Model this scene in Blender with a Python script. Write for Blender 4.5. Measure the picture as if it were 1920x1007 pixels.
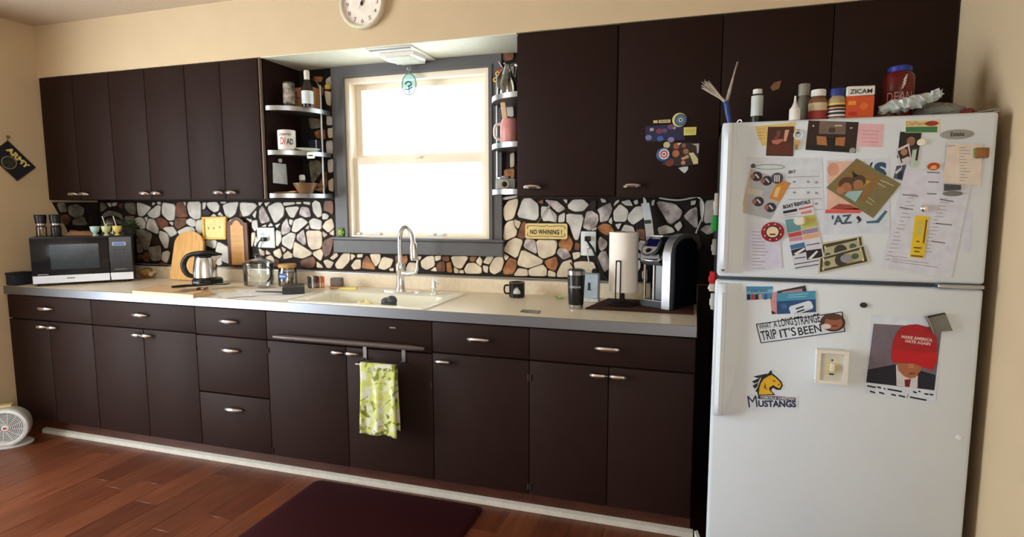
import bpy, bmesh, math, random
from mathutils import Vector, Matrix
S = bpy.context.scene
for o in list(bpy.data.objects): bpy.data.objects.remove(o)
R = math.radians
# ------------------------------------------------------------------ camera
CAM = Vector((3.959, -3.0025, 1.3886)); FPX = 1090.47
yaw, pitch, roll = R(17.568), R(6.1632), R(-0.0818)
FW = Vector((-math.sin(yaw)*math.cos(pitch), math.cos(yaw)*math.cos(pitch), -math.sin(pitch)))
rt0 = Vector((math.cos(yaw), math.sin(yaw), 0)); up0 = rt0.cross(FW)
RT = rt0*math.cos(roll)+up0*math.sin(roll); UP = up0*math.cos(roll)-rt0*math.sin(roll)
cd = bpy.data.cameras.new('camera'); cam = bpy.data.objects.new('camera', cd); S.collection.objects.link(cam)
cam.matrix_world = Matrix(((RT.x, UP.x, -FW.x, CAM.x), (RT.y, UP.y, -FW.y, CAM.y), (RT.z, UP.z, -FW.z, CAM.z), (0, 0, 0, 1)))
cd.sensor_fit = 'HORIZONTAL'; cd.sensor_width = 36; cd.lens = 36*FPX/1920; cd.clip_start = .05
S.camera = cam
# ------------------------------------------------------------------ world, light, exposure
S.view_settings.view_transform = 'Standard'; S.view_settings.look = 'None'
S.view_settings.gamma = 1; S.view_settings.use_curve_mapping = False; S.view_settings.exposure = 0.0
W = bpy.data.worlds.new('sky'); S.world = W; W.use_nodes = True
bg = W.node_tree.nodes['Background']; bg.inputs[0].default_value = (.93, .98, 1, 1); bg.inputs[1].default_value = 10.5
def area(name, loc, rot, sx, sy, power, col):
    l = bpy.data.lights.new(name, 'AREA'); l.shape = 'RECTANGLE'; l.size = sx; l.size_y = sy; l.energy = power; l.color = col
    o = bpy.data.objects.new(name, l); S.collection.objects.link(o); o.location = loc; o.rotation_euler = rot
    return o
# daylight that comes in through the glazed patio door in the left wall (out of frame)
area('patio_daylight', (-.10, -2.3, 1.25), (0, R(-90), 0), 2.0, 1.5, 70, (.88, .95, 1))
# added fill lamp standing free behind the camera, no window modelled for it
area('rear_fill', (4.25, -5.6, 1.5), (R(90), 0, R(36)), 2.2, 1.7, 28, (.84, .93, 1))
# lamp added at the windowless right wall to brighten the left side
area('side_fill', (4.86, -4.6, 1.5), (0, R(90), 0), 1.3, 1.6, 48, (1, .97, .92))
pl = area('window_portal', (2.445, .10, 1.66), (R(-90), 0, 0), .88, .9, 1, (1, 1, 1)); pl.data.cycles.is_portal = True

# ------------------------------------------------------------------ helpers
def dirpx(u, v): return FW+RT*((u-960)/FPX)+UP*((503.5-v)/FPX)
def onY(u, v, y):
    d = dirpx(u, v); return CAM+d*((y-CAM.y)/d.y)
def onX(u, v, x):
    d = dirpx(u, v); return CAM+d*((x-CAM.x)/d.x)
def onZ(u, v, z):
    d = dirpx(u, v); return CAM+d*((z-CAM.z)/d.z)
def lin(c): return tuple(((x/255/12.92) if x/255 <= .04045 else ((x/255+.055)/1.055)**2.4) for x in c)+(1,)
MATS = {}
def M(name, col, rough=.5, metal=0., var=.06, scale=30., bump=0., spec=.5, stretch=None, col2=None, coat=0., trans=0., ior=1.45, alpha=1.):
    if name in MATS: return MATS[name]
    m = bpy.data.materials.new(name); m.use_nodes = True; nt = m.node_tree; b = nt.nodes['Principled BSDF']
    b.inputs['Roughness'].default_value = rough; b.inputs['Metallic'].default_value = metal
    b.inputs['Specular IOR Level'].default_value = spec; b.inputs['IOR'].default_value = ior
    b.inputs['Coat Weight'].default_value = coat; b.inputs['Transmission Weight'].default_value = trans; b.inputs['Alpha'].default_value = alpha
    tc = nt.nodes.new('ShaderNodeTexCoord'); mp = nt.nodes.new('ShaderNodeMapping'); nz = nt.nodes.new('ShaderNodeTexNoise')
    nt.links.new(tc.outputs['Object'], mp.inputs[0]); nt.links.new(mp.outputs[0], nz.inputs['Vector'])
    if stretch: mp.inputs['Scale'].default_value = stretch
    nz.inputs['Scale'].default_value = scale; nz.inputs['Detail'].default_value = 4
    mx = nt.nodes.new('ShaderNodeMix'); mx.data_type = 'RGBA'
    c = lin(col); a = tuple(x*(1-var) for x in c[:3])+(1,); d = lin(col2) if col2 else tuple(min(1, x*(1+var)) for x in c[:3])+(1,)
    mx.inputs[6].default_value = c if col2 else a; mx.inputs[7].default_value = d
    rp = nt.nodes.new('ShaderNodeMapRange'); rp.inputs[1].default_value = .35; rp.inputs[2].default_value = .65
    nt.links.new(nz.outputs[0], rp.inputs[0]); nt.links.new(rp.outputs[0], mx.inputs[0]); nt.links.new(mx.outputs[2], b.inputs['Base Color'])
    if bump:
        bp = nt.nodes.new('ShaderNodeBump'); bp.inputs['Strength'].default_value = bump; bp.inputs['Distance'].default_value = .002
        nt.links.new(nz.outputs[0], bp.inputs['Height']); nt.links.new(bp.outputs[0], b.inputs['Normal'])
    MATS[name] = m; return m
def pane_mat(name, tint=(1, 1, 1), gloss=.07, rough=.02):
    if name in MATS: return MATS[name]
    m = bpy.data.materials.new(name); m.use_nodes = True; nt = m.node_tree; out = nt.nodes['Material Output']
    t = nt.nodes.new('ShaderNodeBsdfTransparent'); t.inputs[0].default_value = tint+(1,)
    g = nt.nodes.new('ShaderNodeBsdfGlossy'); g.inputs[1].default_value = rough
    lw = nt.nodes.new('ShaderNodeLayerWeight'); lw.inputs[0].default_value = .25
    mm = nt.nodes.new('ShaderNodeMath'); mm.operation = 'MULTIPLY_ADD'; mm.inputs[1].default_value = .8; mm.inputs[2].default_value = gloss; mm.use_clamp = True
    mx = nt.nodes.new('ShaderNodeMixShader'); nt.links.new(lw.outputs['Fresnel'], mm.inputs[0]); nt.links.new(mm.outputs[0], mx.inputs[0])
    nt.links.new(t.outputs[0], mx.inputs[1]); nt.links.new(g.outputs[0], mx.inputs[2]); nt.links.new(mx.outputs[0], out.inputs[0])
    MATS[name] = m; return m
class B:
    "collects shapes for ONE mesh"
    def __init__(s): s.bm = bmesh.new()
    def box(s, x0, y0, z0, x1, y1, z1, r=0, seg=2, mat=None):
        vs = [s.bm.verts.new((x, y, z)) for x in (x0, x1) for y in (y0, y1) for z in (z0, z1)]
        fs = [s.bm.faces.new([vs[i] for i in f]) for f in ((0, 1, 3, 2), (4, 6, 7, 5), (0, 4, 5, 1), (2, 3, 7, 6), (0, 2, 6, 4), (1, 5, 7, 3))]
        if mat:
            for v in vs: v.co = mat @ v.co
        if r:
            es = list({e for f in fs for e in f.edges}); bmesh.ops.bevel(s.bm, geom=es, offset=r, segments=seg, affect='EDGES', profile=.5)
        return s
    def ring(s, x0, x1, z0, z1, wl, wr, wb, wt, y0, y1):
        "mitred rectangular frame in the xz plane, from y0 back to y1"
        O = [(x0, z0), (x1, z0), (x1, z1), (x0, z1)]; I = [(x0+wl, z0+wb), (x1-wr, z0+wb), (x1-wr, z1-wt), (x0+wl, z1-wt)]
        for i in range(4):
            j = (i+1) % 4; a, b, c, d = O[i], O[j], I[j], I[i]
            V = [[s.bm.verts.new((p[0], y, p[1])) for p in (a, b, c, d)] for y in (y0, y1)]
            s.bm.faces.new(V[0]); s.bm.faces.new(V[1][::-1]); s.bm.faces.new([V[0][0], V[0][1], V[1][1], V[1][0]]); s.bm.faces.new([V[0][2], V[0][3], V[1][3], V[1][2]])
        return s
    def prism(s, pts, off, r=0):
        "polygon pts (3D) swept by vector off"
        off = Vector(off); a = [s.bm.verts.new(p) for p in pts]; b = [s.bm.verts.new(Vector(p)+off) for p in pts]; n = len(pts)
        s.bm.faces.new(a); s.bm.faces.new(b[::-1])
        for i in range(n): s.bm.faces.new([a[(i+1) % n], a[i], b[i], b[(i+1) % n]])
        return s
    def lathe(s, prof, c=(0, 0, 0), n=24, sx=1, sy=1, mat=None):
        rings = []
        for r, z in prof:
            if r <= 1e-6: rings.append([s.bm.verts.new((c[0], c[1], c[2]+z))])
            else: rings.append([s.bm.verts.new((c[0]+r*sx*math.cos(2*math.pi*i/n), c[1]+r*sy*math.sin(2*math.pi*i/n), c[2]+z)) for i in range(n)])
        if mat:
            for q in rings:
                for v in q: v.co = mat @ v.co
        for p, q in zip(rings, rings[1:]):
            for i in range(n):
                j = (i+1) % n
                if len(p) == 1 and len(q) == 1: continue
                if len(p) == 1: s.bm.faces.new([p[0], q[i], q[j]])
                elif len(q) == 1: s.bm.faces.new([p[i], q[0], p[j]])
                else: s.bm.faces.new([p[i], q[i], q[j], p[j]])
        return s
    def tube(s, pts, r, n=8, closed=False, flat=1.):
        pts = [Vector(p) for p in pts]; k = len(pts); rr = list(r) if isinstance(r, (list, tuple)) else [r]*k
        if not closed and 4 <= k <= 12:
            q, w = [], []
            for i in range(k-1):
                p0, p1, p2, p3 = pts[max(i-1, 0)], pts[i], pts[i+1], pts[min(i+2, k-1)]
                for j in range(4):
                    t = j/4; q.append(.5*((2*p1)+(p2-p0)*t+(2*p0-5*p1+4*p2-p3)*t*t+(3*p1-p0-3*p2+p3)*t**3)); w.append(rr[i]*(1-t)+rr[i+1]*t)
            pts = q+[pts[-1]]; rr = w+[rr[-1]]; k = len(pts)
        rings = []; prev = None
        for i, p in enumerate(pts):
            t = (pts[(i+1) % k]-pts[i-1]) if closed else (pts[min(i+1, k-1)]-pts[max(i-1, 0)])
            t.normalize()
            if prev is None: a = t.cross(Vector((0, 0, 1)) if abs(t.z) < .9 else Vector((0, 1, 0))); a.normalize()
            else: a = (prev-t*prev.dot(t)); a.normalize()
            prev = a; b = t.cross(a)
            rings.append([s.bm.verts.new(p+(a*math.cos(2*math.pi*j/n)+b*math.sin(2*math.pi*j/n)*flat)*rr[i]) for j in range(n)])
        m = k if closed else k-1
        for i in range(m):
            p, q = rings[i], rings[(i+1) % k]
            for j in range(n): s.bm.faces.new([p[j], p[(j+1) % n], q[(j+1) % n], q[j]])
        if not closed: s.bm.faces.new(rings[0][::-1]); s.bm.faces.new(rings[-1])
        return s
    def ell(s, c, rx, ry, rz, n=16, m=10):
        return s.lathe([(math.sin(math.pi*i/m), -math.cos(math.pi*i/m)*1.0) for i in range(m+1)], n=n, mat=Matrix.Translation(c) @ Matrix.Diagonal((rx, ry, rz, 1)))
    def obj(s, name, mat, parent=None, loc=None, ang=38, flat=False):
        bmesh.ops.recalc_face_normals(s.bm, faces=s.bm.faces[:])
        me = bpy.data.meshes.new(name); s.bm.to_mesh(me); s.bm.free()
        if not flat and len(me.polygons): 
            me.shade_smooth(); me.set_sharp_from_angle(angle=R(ang))
        me.materials.append(mat); o = bpy.data.objects.new(name, me); S.collection.objects.link(o)
        if parent: o.parent = parent
        if loc: o.location = loc
        return o
def tag(o, label, cat, group=None, kind=None):
    o['label'] = label; o['category'] = cat
    if group: o['group'] = group
    if kind: o['kind'] = kind
    return o
def thing(name, label, cat, loc=(0, 0, 0), rz=0, group=None):
    o = bpy.data.objects.new(name, None); S.collection.objects.link(o); o.empty_display_size = .05
    o.location = loc; o.rotation_euler = (0, 0, rz); return tag(o, label, cat, group)
def struct(o, label=None):
    o['kind'] = 'structure'
    if label: o['label'] = label
    return o
def dup(root, loc, rz=None, label=None, group=None):
    r = root.copy(); S.collection.objects.link(r); r.location = loc
    if rz is not None: r.rotation_euler = (0, 0, rz)
    if label: r['label'] = label
    if group: r['group'] = group
    for ch in list(root.children):
        c = ch.copy(); S.collection.objects.link(c); c.parent = r
        for g in list(ch.children):
            d = g.copy(); S.collection.objects.link(d); d.parent = c
    return r
_tm = {}
def text(name, s, o, ex, ey, w, h, mat, parent, bold=0., th=.0004, base=(0, 0, 0), sp=1.0):
    "lettering: s fitted into the parallelogram o, o+ex*w, o+ey*h (world coords); base = world position of parent"
    key = (s, bold, sp)
    if key not in _tm:
        cu = bpy.data.curves.new('t', 'FONT'); cu.body = s; cu.resolution_u = 3; cu.offset = bold; cu.size = 1; cu.space_character = sp
        t = bpy.data.objects.new('t', cu); S.collection.objects.link(t); dg = bpy.context.evaluated_depsgraph_get(); dg.update()
        me = bpy.data.meshes.new_from_object(t.evaluated_get(dg)); bpy.data.objects.remove(t); bpy.data.curves.remove(cu)
        _tm[key] = ([v.co.copy() for v in me.vertices], [list(p.vertices) for p in me.polygons]); bpy.data.meshes.remove(me)
    vs, fs = _tm[key]
    x0 = min(v.x for v in vs); x1 = max(v.x for v in vs); y0 = min(v.y for v in vs); y1 = max(v.y for v in vs)
    ex = Vector(ex); ey = Vector(ey); n = ex.cross(ey).normalized(); o = Vector(o)-Vector(base)
    me = bpy.data.meshes.new(name)
    me.from_pydata([o+ex*(w*(v.x-x0)/(x1-x0))+ey*(h*(v.y-y0)/(y1-y0))+n*th for v in vs], [], fs); me.materials.append(mat)
    ob = bpy.data.objects.new(name, me); S.collection.objects.link(ob); ob.parent = parent
    return ob
X, Y, Z = Vector((1, 0, 0)), Vector((0, 1, 0)), Vector((0, 0, 1))

# ------------------------------------------------------------------ materials
m_wall = M('wall_paint', (205, 184, 150), .75, var=.02, scale=6, bump=.05)
m_wallr = m_wall
m_ceil = M('ceiling_paint', (196, 180, 158), .85, var=.03, scale=60, bump=.15)
m_soff = M('soffit_paint', (222, 224, 205), .6, var=.02)
m_cab = M('cabinet_enamel', (37, 21, 17), .6, var=.05, scale=12, spec=.17)
m_cab2 = M('cabinet_shadow_gap', (18, 13, 11), .7)
m_plinth = M('plinth_wood', (66, 31, 17), .5, var=.25, scale=8, stretch=(1, 6, 6))
m_white = M('white_paint', (226, 224, 216), .45, var=.02)
m_chrome = M('chrome', (236, 237, 240), .2, 1., var=.02)
m_steel = M('brushed_steel', (186, 190, 196), .3, 1., var=.04, stretch=(1, 30, 30))
m_lam = M('laminate_cream', (238, 224, 198), .35, var=.05, scale=45)
m_sink = M('sink_enamel', (240, 236, 218), .25, var=.01)
m_casing = M('casing_paint', (92, 92, 94), .45, var=.05, scale=10)
m_vinyl = M('window_vinyl', (246, 234, 214), .4, var=.01)
m_grout = M('dark_grout', (26, 18, 14), .8, var=.2)
m_black = M('black_plastic', (16, 16, 18), .35)
m_blackm = M('matt_black', (18, 17, 17), .6)
m_glass = pane_mat('window_glass', (.97, .985, .98), .03)
m_jar = pane_mat('jar_glass', (.955, .965, .96), .09)
m_wood = M('maple_wood', (222, 170, 98), .45, var=.12, scale=6, stretch=(8, 8, 1))
m_wood2 = M('dark_wood', (92, 50, 28), .45, var=.2, scale=8, stretch=(6, 6, 1))
m_paper = M('white_paper', (236, 234, 232), .7, var=.02)
m_ink = M('print_ink', (52, 50, 56), .7)
m_inkl = M('faint_print', (150, 147, 152), .7)
m_fr = M('fridge_enamel', (216, 227, 238), .42, var=.015, scale=4)
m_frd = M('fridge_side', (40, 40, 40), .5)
def C(r, g, b, rough=.55, **k): return M('colour_%d_%d_%d_%d' % (r, g, b, rough*100), (r, g, b), rough, **k)

# ------------------------------------------------------------------ room shell
RW, CE, SO, YB = 4.88, 2.497, 2.187, -6.2
fl = struct(B().box(-.1, YB-.1, -.06, RW+.1, .12, -.008).obj('floor', M('subfloor', (30, 14, 9), .7)), 'dark red-brown wood plank floor')
m_plank = [M('plank_%d' % i, c, .32, var=.22, scale=5, stretch=(9, 1, 9), bump=.05) for i, c in enumerate([(96, 52, 32), (86, 44, 27), (106, 58, 36), (92, 47, 28)])]
random.seed(4)
ends = {10: -1.04, 9: -.88, 11: -.715, 13: -1.04, 12: -1.2, 7: -.93}
pw = .1443
for i in range(0, 34):
    x0 = .012+pw*i; x1 = min(x0+pw, RW)
    if x0 > RW-.03: break
    y = -.02; cut = ends.get(i, -random.uniform(.5, 1.5)); k = 0
    while y > -2.7:
        ye = max(cut, -2.7)
        B().box(x0+.0004, ye+.0006, -.008, x1-.0004, y-.0006, 0, .0007, 1).obj('floor_plank', m_plank[(i*7+k*3) % 4], fl)
        y = cut; cut -= random.uniform(1.0, 1.5); k += 1
B().box(0, YB, -.008, RW, -2.703, 0).obj('floor_boards', m_plank[0], fl)['kind'] = 'stuff'
wb = B()
ox0, ox1, oz0, oz1 = 2.0, 2.89, 1.205, 2.118
wb.box(-.1, 0, 0, ox0, .12, CE).box(ox1, 0, 0, RW+.1, .12, CE).box(ox0, 0, 0, ox1, .12, oz0).box(ox0, 0, oz1, ox1, .12, CE)
wallb = struct(wb.obj('wall_back', m_wall, flat=True), 'beige kitchen wall with faux stone cladding between the cabinets')
wl = B(); dy0, dy1, dz1 = -3.1, -1.5, 2.3
wl.box(-.12, dy1, 0, 0, .12, CE).box(-.12, YB, 0, 0, dy0, CE).box(-.12, dy0, dz1, 0, dy1, CE)
walll = struct(wl.obj('wall_left', m_wall, flat=True), 'beige painted end wall beside the cabinets')
struct(B().box(RW, YB, 0, RW+.12, .12, CE).obj('wall_right', m_wallr, flat=True), 'beige painted wall beside the fridge')
struct(B().box(-.1, YB-.1, 0, RW+.1, YB, CE).obj('wall_rear', m_wall, flat=True), 'rear wall of the room')
struct(B().box(-.1, YB-.1, CE, RW+.1, .12, CE+.1).obj('ceiling', m_ceil, flat=True), 'plain pale ceiling')
dr = B()
for a, b in ((dy0, dy0+.06), (dy1-.06, dy1), ((dy0+dy1)/2-.03, (dy0+dy1)/2+.03)): dr.box(-.09, a, 0, -.03, b, dz1)
dr.box(-.09, dy0, dz1-.06, -.03, dy1, dz1).box(-.09, dy0, 0, -.03, dy1, .05)
door = struct(dr.obj('door_1', m_white, flat=True), 'glazed patio door')
# soffit above the cabinets
struct(B().box(0, -.325, SO, RW, 0, CE).obj('wall_soffit', m_wall, flat=True), 'beige soffit above the wall cabinets')
struct(B().box(1.69, -.323, SO-.004, 3.134, -.002, SO).obj('ceiling_niche', m_soff, flat=True), 'pale underside of the soffit over the window')

# faux stones --------------------------------------------------------
cl = B().box(.0, -.003, .99, RW, 0, SO-.004)
clo = bpy.data.objects.new('x', None)
bpy.data.objects.remove(clo)
gb = B(); gb.box(0, -.002, 1.0, 1.918, 0, SO-.004).box(2.957, -.002, 1.0, 4.1, 0, SO-.004).box(1.918, -.002, 1.0, 2.957, 0, 1.113)
cl.bm.free()
grout = gb.obj('grout_backing', m_grout, wallb)
GL = [onX(u, v, .001) for u, v in ((97, 379), (112, 405), (126, 432), (134, 460))]
GL = [Vector((.0005, min(p.y, -.01), p.z)) for p in GL]
B().prism([Vector((.0005, -.001, GL[0].z))]+GL+[Vector((.0005, -.001, GL[-1].z))], (.0015, 0, 0)).obj('grout_backing', m_grout, walll, flat=True)
def stone_mat(k):
    D = {'w': ((224, 220, 212), (192, 188, 180), .5), 'p': ((214, 204, 200), (136, 124, 122), .5), 'c': ((230, 216, 190), (202, 186, 162), .5), 'o': ((186, 126, 72), (120, 72, 40), .5), 'r': ((132, 84, 56), (84, 52, 36), .5), 'k': ((52, 38, 32), (34, 26, 22), .6), 'g': ((150, 142, 124), (96, 88, 74), .55)}[k]
    m = M('stone_'+k, D[0], D[2], scale=14 if k in 'wc' else 22, col2=D[1], bump=.25)
    return m
SM = {k: stone_mat(k) for k in 'wpcorkg'}
STONES = {
(240, 370, 6.295): """w103,55 180,75 278,118 180,225 125,222 107,150;w290,60 330,65 290,105;w350,52 388,52 388,90 350,80;w228,188 340,90 385,100 375,220 310,252 240,225;w415,58 562,85 550,270 475,275 400,200 400,100;r575,60 640,50 685,120 712,235 560,238 570,110;w655,55 680,58 680,110;w710,52 860,48 862,250 790,265 725,215 697,110;w78,250 130,232 175,245 210,300 195,372 150,375 90,310;w190,238 232,228 225,300;w245,248 310,258 345,340 360,370 350,440 215,372 225,310;r325,255 400,235 470,290 478,345 395,380 350,320;w485,290 540,290 530,340;r555,245 700,245 690,320 590,380 548,340;w410,370 440,350 530,345 578,410 570,435 500,475 470,420;w690,270 740,245 800,275 805,345 740,345 690,310;w580,400 690,345 770,352 800,400 740,420 600,440;w810,270 880,260 880,420 840,440 800,370;g95,370 200,385 285,430 235,620 190,625 165,540 100,440;g95,470 155,550 175,640 110,665;k290,440 340,455 395,560 380,570 255,575;w372,390 465,425 485,490 465,600 435,605 365,470;g240,590 370,568 385,600 388,745 290,755 245,680;r190,650 220,640 255,750 210,765 170,720;r110,680 165,670 160,730 120,740;w405,650 470,625 495,660 460,780 395,740;r330,790 400,758 460,785 455,805 350,800;w880,60 925,60 910,130 882,150;w935,60 1050,52 1080,100 1070,160 1020,180 960,140 930,90;k925,135 990,190 960,215 885,215 880,170;w1095,52 1165,55 1150,75 1095,72;w1055,210 1085,168 1130,225;w970,225 1015,192 1050,225;w1175,400 1210,380 1205,580 1175,540;w1175,290 1210,260 1259,245 1240,300 1180,330;w915,500 1050,505 1030,610 910,565;w1060,515 1210,600 1205,790 1120,760 1030,640;w1030,720 1100,715 1115,790 1070,810 1020,770;r930,700 1010,680 1020,700 990,790 930,790""",
(430, 365, 6.104): """w-80,118 0,90 90,82 105,95 70,225 -10,275 -50,230;w120,85 295,95 325,130 230,240 150,255 125,180;w265,235 305,180 315,190 300,275;w330,88 380,88 345,135;w400,95 470,85 420,140;p345,165 385,120 475,305 370,335 340,270;w430,140 540,85 595,90 630,150 625,240 545,320 515,325;w615,90 750,85 755,110 625,130;c765,85 825,85 825,105 770,110;w850,80 930,85 925,120 850,105;w635,145 810,130 740,270 690,255;p820,135 910,145 940,250 870,262 795,230;w945,100 985,60 1040,90 1060,180 1055,250 1010,265 960,200;r1090,70 1190,65 1195,190 1180,235 1140,200 1075,180;w1065,215 1110,215 1145,240 1125,280 1065,285;w260,300 320,285 330,380 295,425 258,370;w190,270 265,285 250,320;p590,430 605,330 660,265 680,350 705,390 690,430 610,465;w685,280 735,290 710,355 685,330;w740,290 830,260 900,310 900,325 770,435 710,420;w525,350 590,325 545,388;w440,365 475,320 505,360;w365,365 420,340 425,370;w910,300 965,265 1060,295 1055,405 930,390;p865,390 910,345 915,400;c1060,370 1100,305 1175,265 1205,375 1135,440;c1140,445 1200,395 1200,460 1190,470;p1065,410 1130,460 1080,495;c875,410 1060,410 1065,580 1040,620 945,635 900,580;p775,460 850,395 870,480 880,570 850,580 770,510;w605,490 700,430 765,450 715,640 600,570;c740,545 760,540 945,655 940,690 840,735 725,710;r1065,560 1090,520 1180,475 1190,560 1150,690 1090,720 1060,640;o1195,660 1205,655 1205,680 1180,690;c955,660 1050,620 1080,670 1050,765 960,690;c595,590 655,625 625,665;c500,650 580,610 605,700 580,735 520,700;c615,690 670,640 720,680 725,720 620,740;r810,750 960,705 995,760 970,830 900,845 820,820;c1000,760 1060,810 1075,840 1000,835;c1075,760 1120,740 1200,775 1165,840 1120,840;c1150,725 1230,660 1250,700 1190,750;c1205,800 1300,670 1385,670 1380,760 1300,850 1230,850;c335,610 410,650 400,705 350,670;c420,630 480,680 420,690;c415,715 480,690 520,750 500,830 450,800;c255,435 295,430 300,470 270,590 255,600;w305,470 330,520 300,600 285,580;w530,400 590,420 600,520 560,590 530,590;r520,730 570,750 575,820 510,830""",
(640, 465, 6.0): """c110,60 165,90 110,145;c180,70 245,65 240,105 180,110;c105,200 160,130 220,130 220,235 140,245;o230,230 240,150 290,75 385,220 380,245;c320,65 445,65 440,150 390,215 340,140;c410,225 465,95 590,125 560,210 490,250;c540,230 590,225 590,260 545,258;r605,80 670,80 665,200 620,215;o680,100 740,80 750,140 720,200 680,195;c725,230 760,160 850,170 870,215 830,265 730,255;c840,90 905,95 880,140;c890,150 960,95 1040,85 1055,200 960,250 900,215;c1050,90 1125,85 1120,130 1060,150;r1135,95 1215,90 1215,150 1140,150;r1070,185 1120,150 1170,160 1170,270 1080,265;c1000,255 1060,210 1080,265;o1180,165 1230,155 1255,275 1190,275;c1225,90 1440,90 1350,240 1270,215;c1265,215 1320,245 1320,285 1270,280;c1330,250 1375,250 1380,285 1330,285;o1445,100 1530,95 1500,155 1450,150;c1380,240 1420,170 1500,165 1580,220 1580,290 1400,290;c1510,155 1555,90 1590,140 1570,210;c1590,165 1635,95 1720,90 1665,190;c1590,195 1655,205 1645,285 1600,265;c1665,210 1720,110 1810,85 1830,160 1800,260 1720,300 1670,270""",
(930, 365, 6.104): """w75,30 250,5 235,35 80,65;c85,150 140,70 250,40 258,90 205,275 110,305 85,240;w235,255 305,45 400,35 490,110 490,265 450,300;o480,80 540,55 540,100 510,105;p555,55 700,70 805,160 715,210 620,130;w765,55 820,55 810,110;w820,120 880,55 1000,50 1070,115 1000,190 900,195 830,160;k1080,70 1145,60 1140,180 1080,160 1060,150;w515,130 590,140 560,215 515,260;w600,145 700,230 690,320 600,300 540,305 520,260;w715,240 790,200 785,315 710,320;w805,215 1015,230 945,520 900,520 835,340 805,310;p990,375 1035,195 1100,180 1170,230 1175,300 1150,360 1070,415;p1155,170 1310,85 1335,170 1280,300 1190,320 1185,220;w1195,40 1260,60 1260,90 1210,90;c80,500 95,360 130,310 200,290 215,370 245,410 230,475 115,525;c205,280 290,310 255,395 215,355;r240,480 300,310 350,310 345,500 290,505;o1155,370 1230,325 1310,345 1360,420 1270,470 1200,430;c85,635 130,540 215,490 315,520 240,735 110,660;p310,600 340,505 450,515 475,690;c455,515 690,520 705,570 675,690 545,735 485,700;o715,550 820,440 890,550 850,660 720,600;r895,630 910,540 965,560 950,640;p690,665 725,610 810,620 865,710 770,750;c870,665 960,655 965,710 890,750;c245,770 295,620 540,745 530,790 370,845 250,810;c75,665 155,710 110,760;o80,850 150,720 235,745 240,820 195,915 85,915;c205,915 255,840 360,855 370,930 215,930;c370,855 535,795 585,850 580,935 380,930;c590,935 600,860 680,890 685,940;o550,760 690,705 715,790 675,880 590,840;c695,900 760,770 865,740 880,830 900,940 700,945;c885,775 980,760 1120,770 1150,860 1100,900 1000,890 910,870;p1165,540 1190,475 1275,530 1270,600 1210,650 1180,620;p1160,720 1195,655 1260,640 1290,740 1290,850 1250,890 1210,860;w1090,400 1150,370 1150,400 1100,415;w1285,300 1325,250 1335,320""",
(1130, 365, 6.104): """w120,135 145,75 190,55 190,80;w205,80 310,55 350,130 260,125;w350,75 400,55 410,100 370,115;w120,195 200,100 300,180 270,310 130,310;w290,230 370,140 450,130 480,220 470,270 345,350 285,290;w65,315 105,260 110,345;w140,340 220,325 180,405;w205,420 250,340 350,365 370,420 360,430;r375,400 480,390 490,520 430,510;p400,600 430,520 490,530 530,600 500,740;w385,620 450,720 385,735;w380,760 430,750 435,840 385,900;w450,880 510,840 510,1000 450,960;p615,100 640,70 830,100 920,190 890,270 765,355;w560,70 600,55 590,120 560,130;w625,380 720,345 800,380 830,430 650,465;w815,355 890,300 915,360 865,425;p920,250 1000,170 1085,135 1090,370 1060,385;w1010,70 1070,65 1060,110 1010,125;w1110,60 1160,80 1150,330 1120,240;w1175,70 1280,55 1290,320 1155,330;p1115,400 1180,350 1260,350 1290,430 1200,460;k640,500 900,470 900,700 650,700;k930,450 1100,430 1150,620 940,640""",
(90, 370, 6.292): """g105,70 200,60 230,170 150,180;g240,100 330,80 430,120 420,210 330,250 250,200;k440,70 600,70 600,180 470,200;r150,210 225,200 280,260 220,330 160,300;g290,270 420,220 470,330 300,330;k480,220 610,190 620,320 500,330;g615,60 660,65 700,120 620,180;w690,65 740,65 745,115 720,110;w760,65 815,60 800,100 765,105;r830,80 885,70 885,130 850,130;g900,65 1030,60 1030,200 970,200 910,130;g640,200 720,150 860,190 900,300 660,320;g900,220 1020,220 1010,380 920,370""",
(480, 80, 3.357): """o360,210 420,215 410,250 370,245;w440,230 470,210 475,285 440,280;c430,300 475,310 470,400 445,390;o385,270 425,280 420,330 395,340;g330,470 400,480 410,535 340,545;o365,560 430,540 435,610 380,600;w445,450 480,470 480,520 445,520;c450,540 483,535 483,600 455,600;g340,620 420,625 430,700 345,690;w450,740 485,730 485,815 455,820;c455,870 487,850 487,940 460,930;o380,930 440,800 450,890 425,950;g330,740 400,740 420,800 350,900;g300,340 380,350 370,440 310,450;w440,620 483,615 483,720 445,710""",
(900, 80, 3.36): """r140,55 215,60 210,110 145,120;c185,240 215,230 220,330 180,320;w145,390 210,400 215,470 150,460;w150,480 215,490 215,600 155,600;c190,700 218,690 218,780 190,790;o150,800 218,790 218,860 150,860;w190,140 215,130 215,200 190,210""",
}
random.seed(1)
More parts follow.
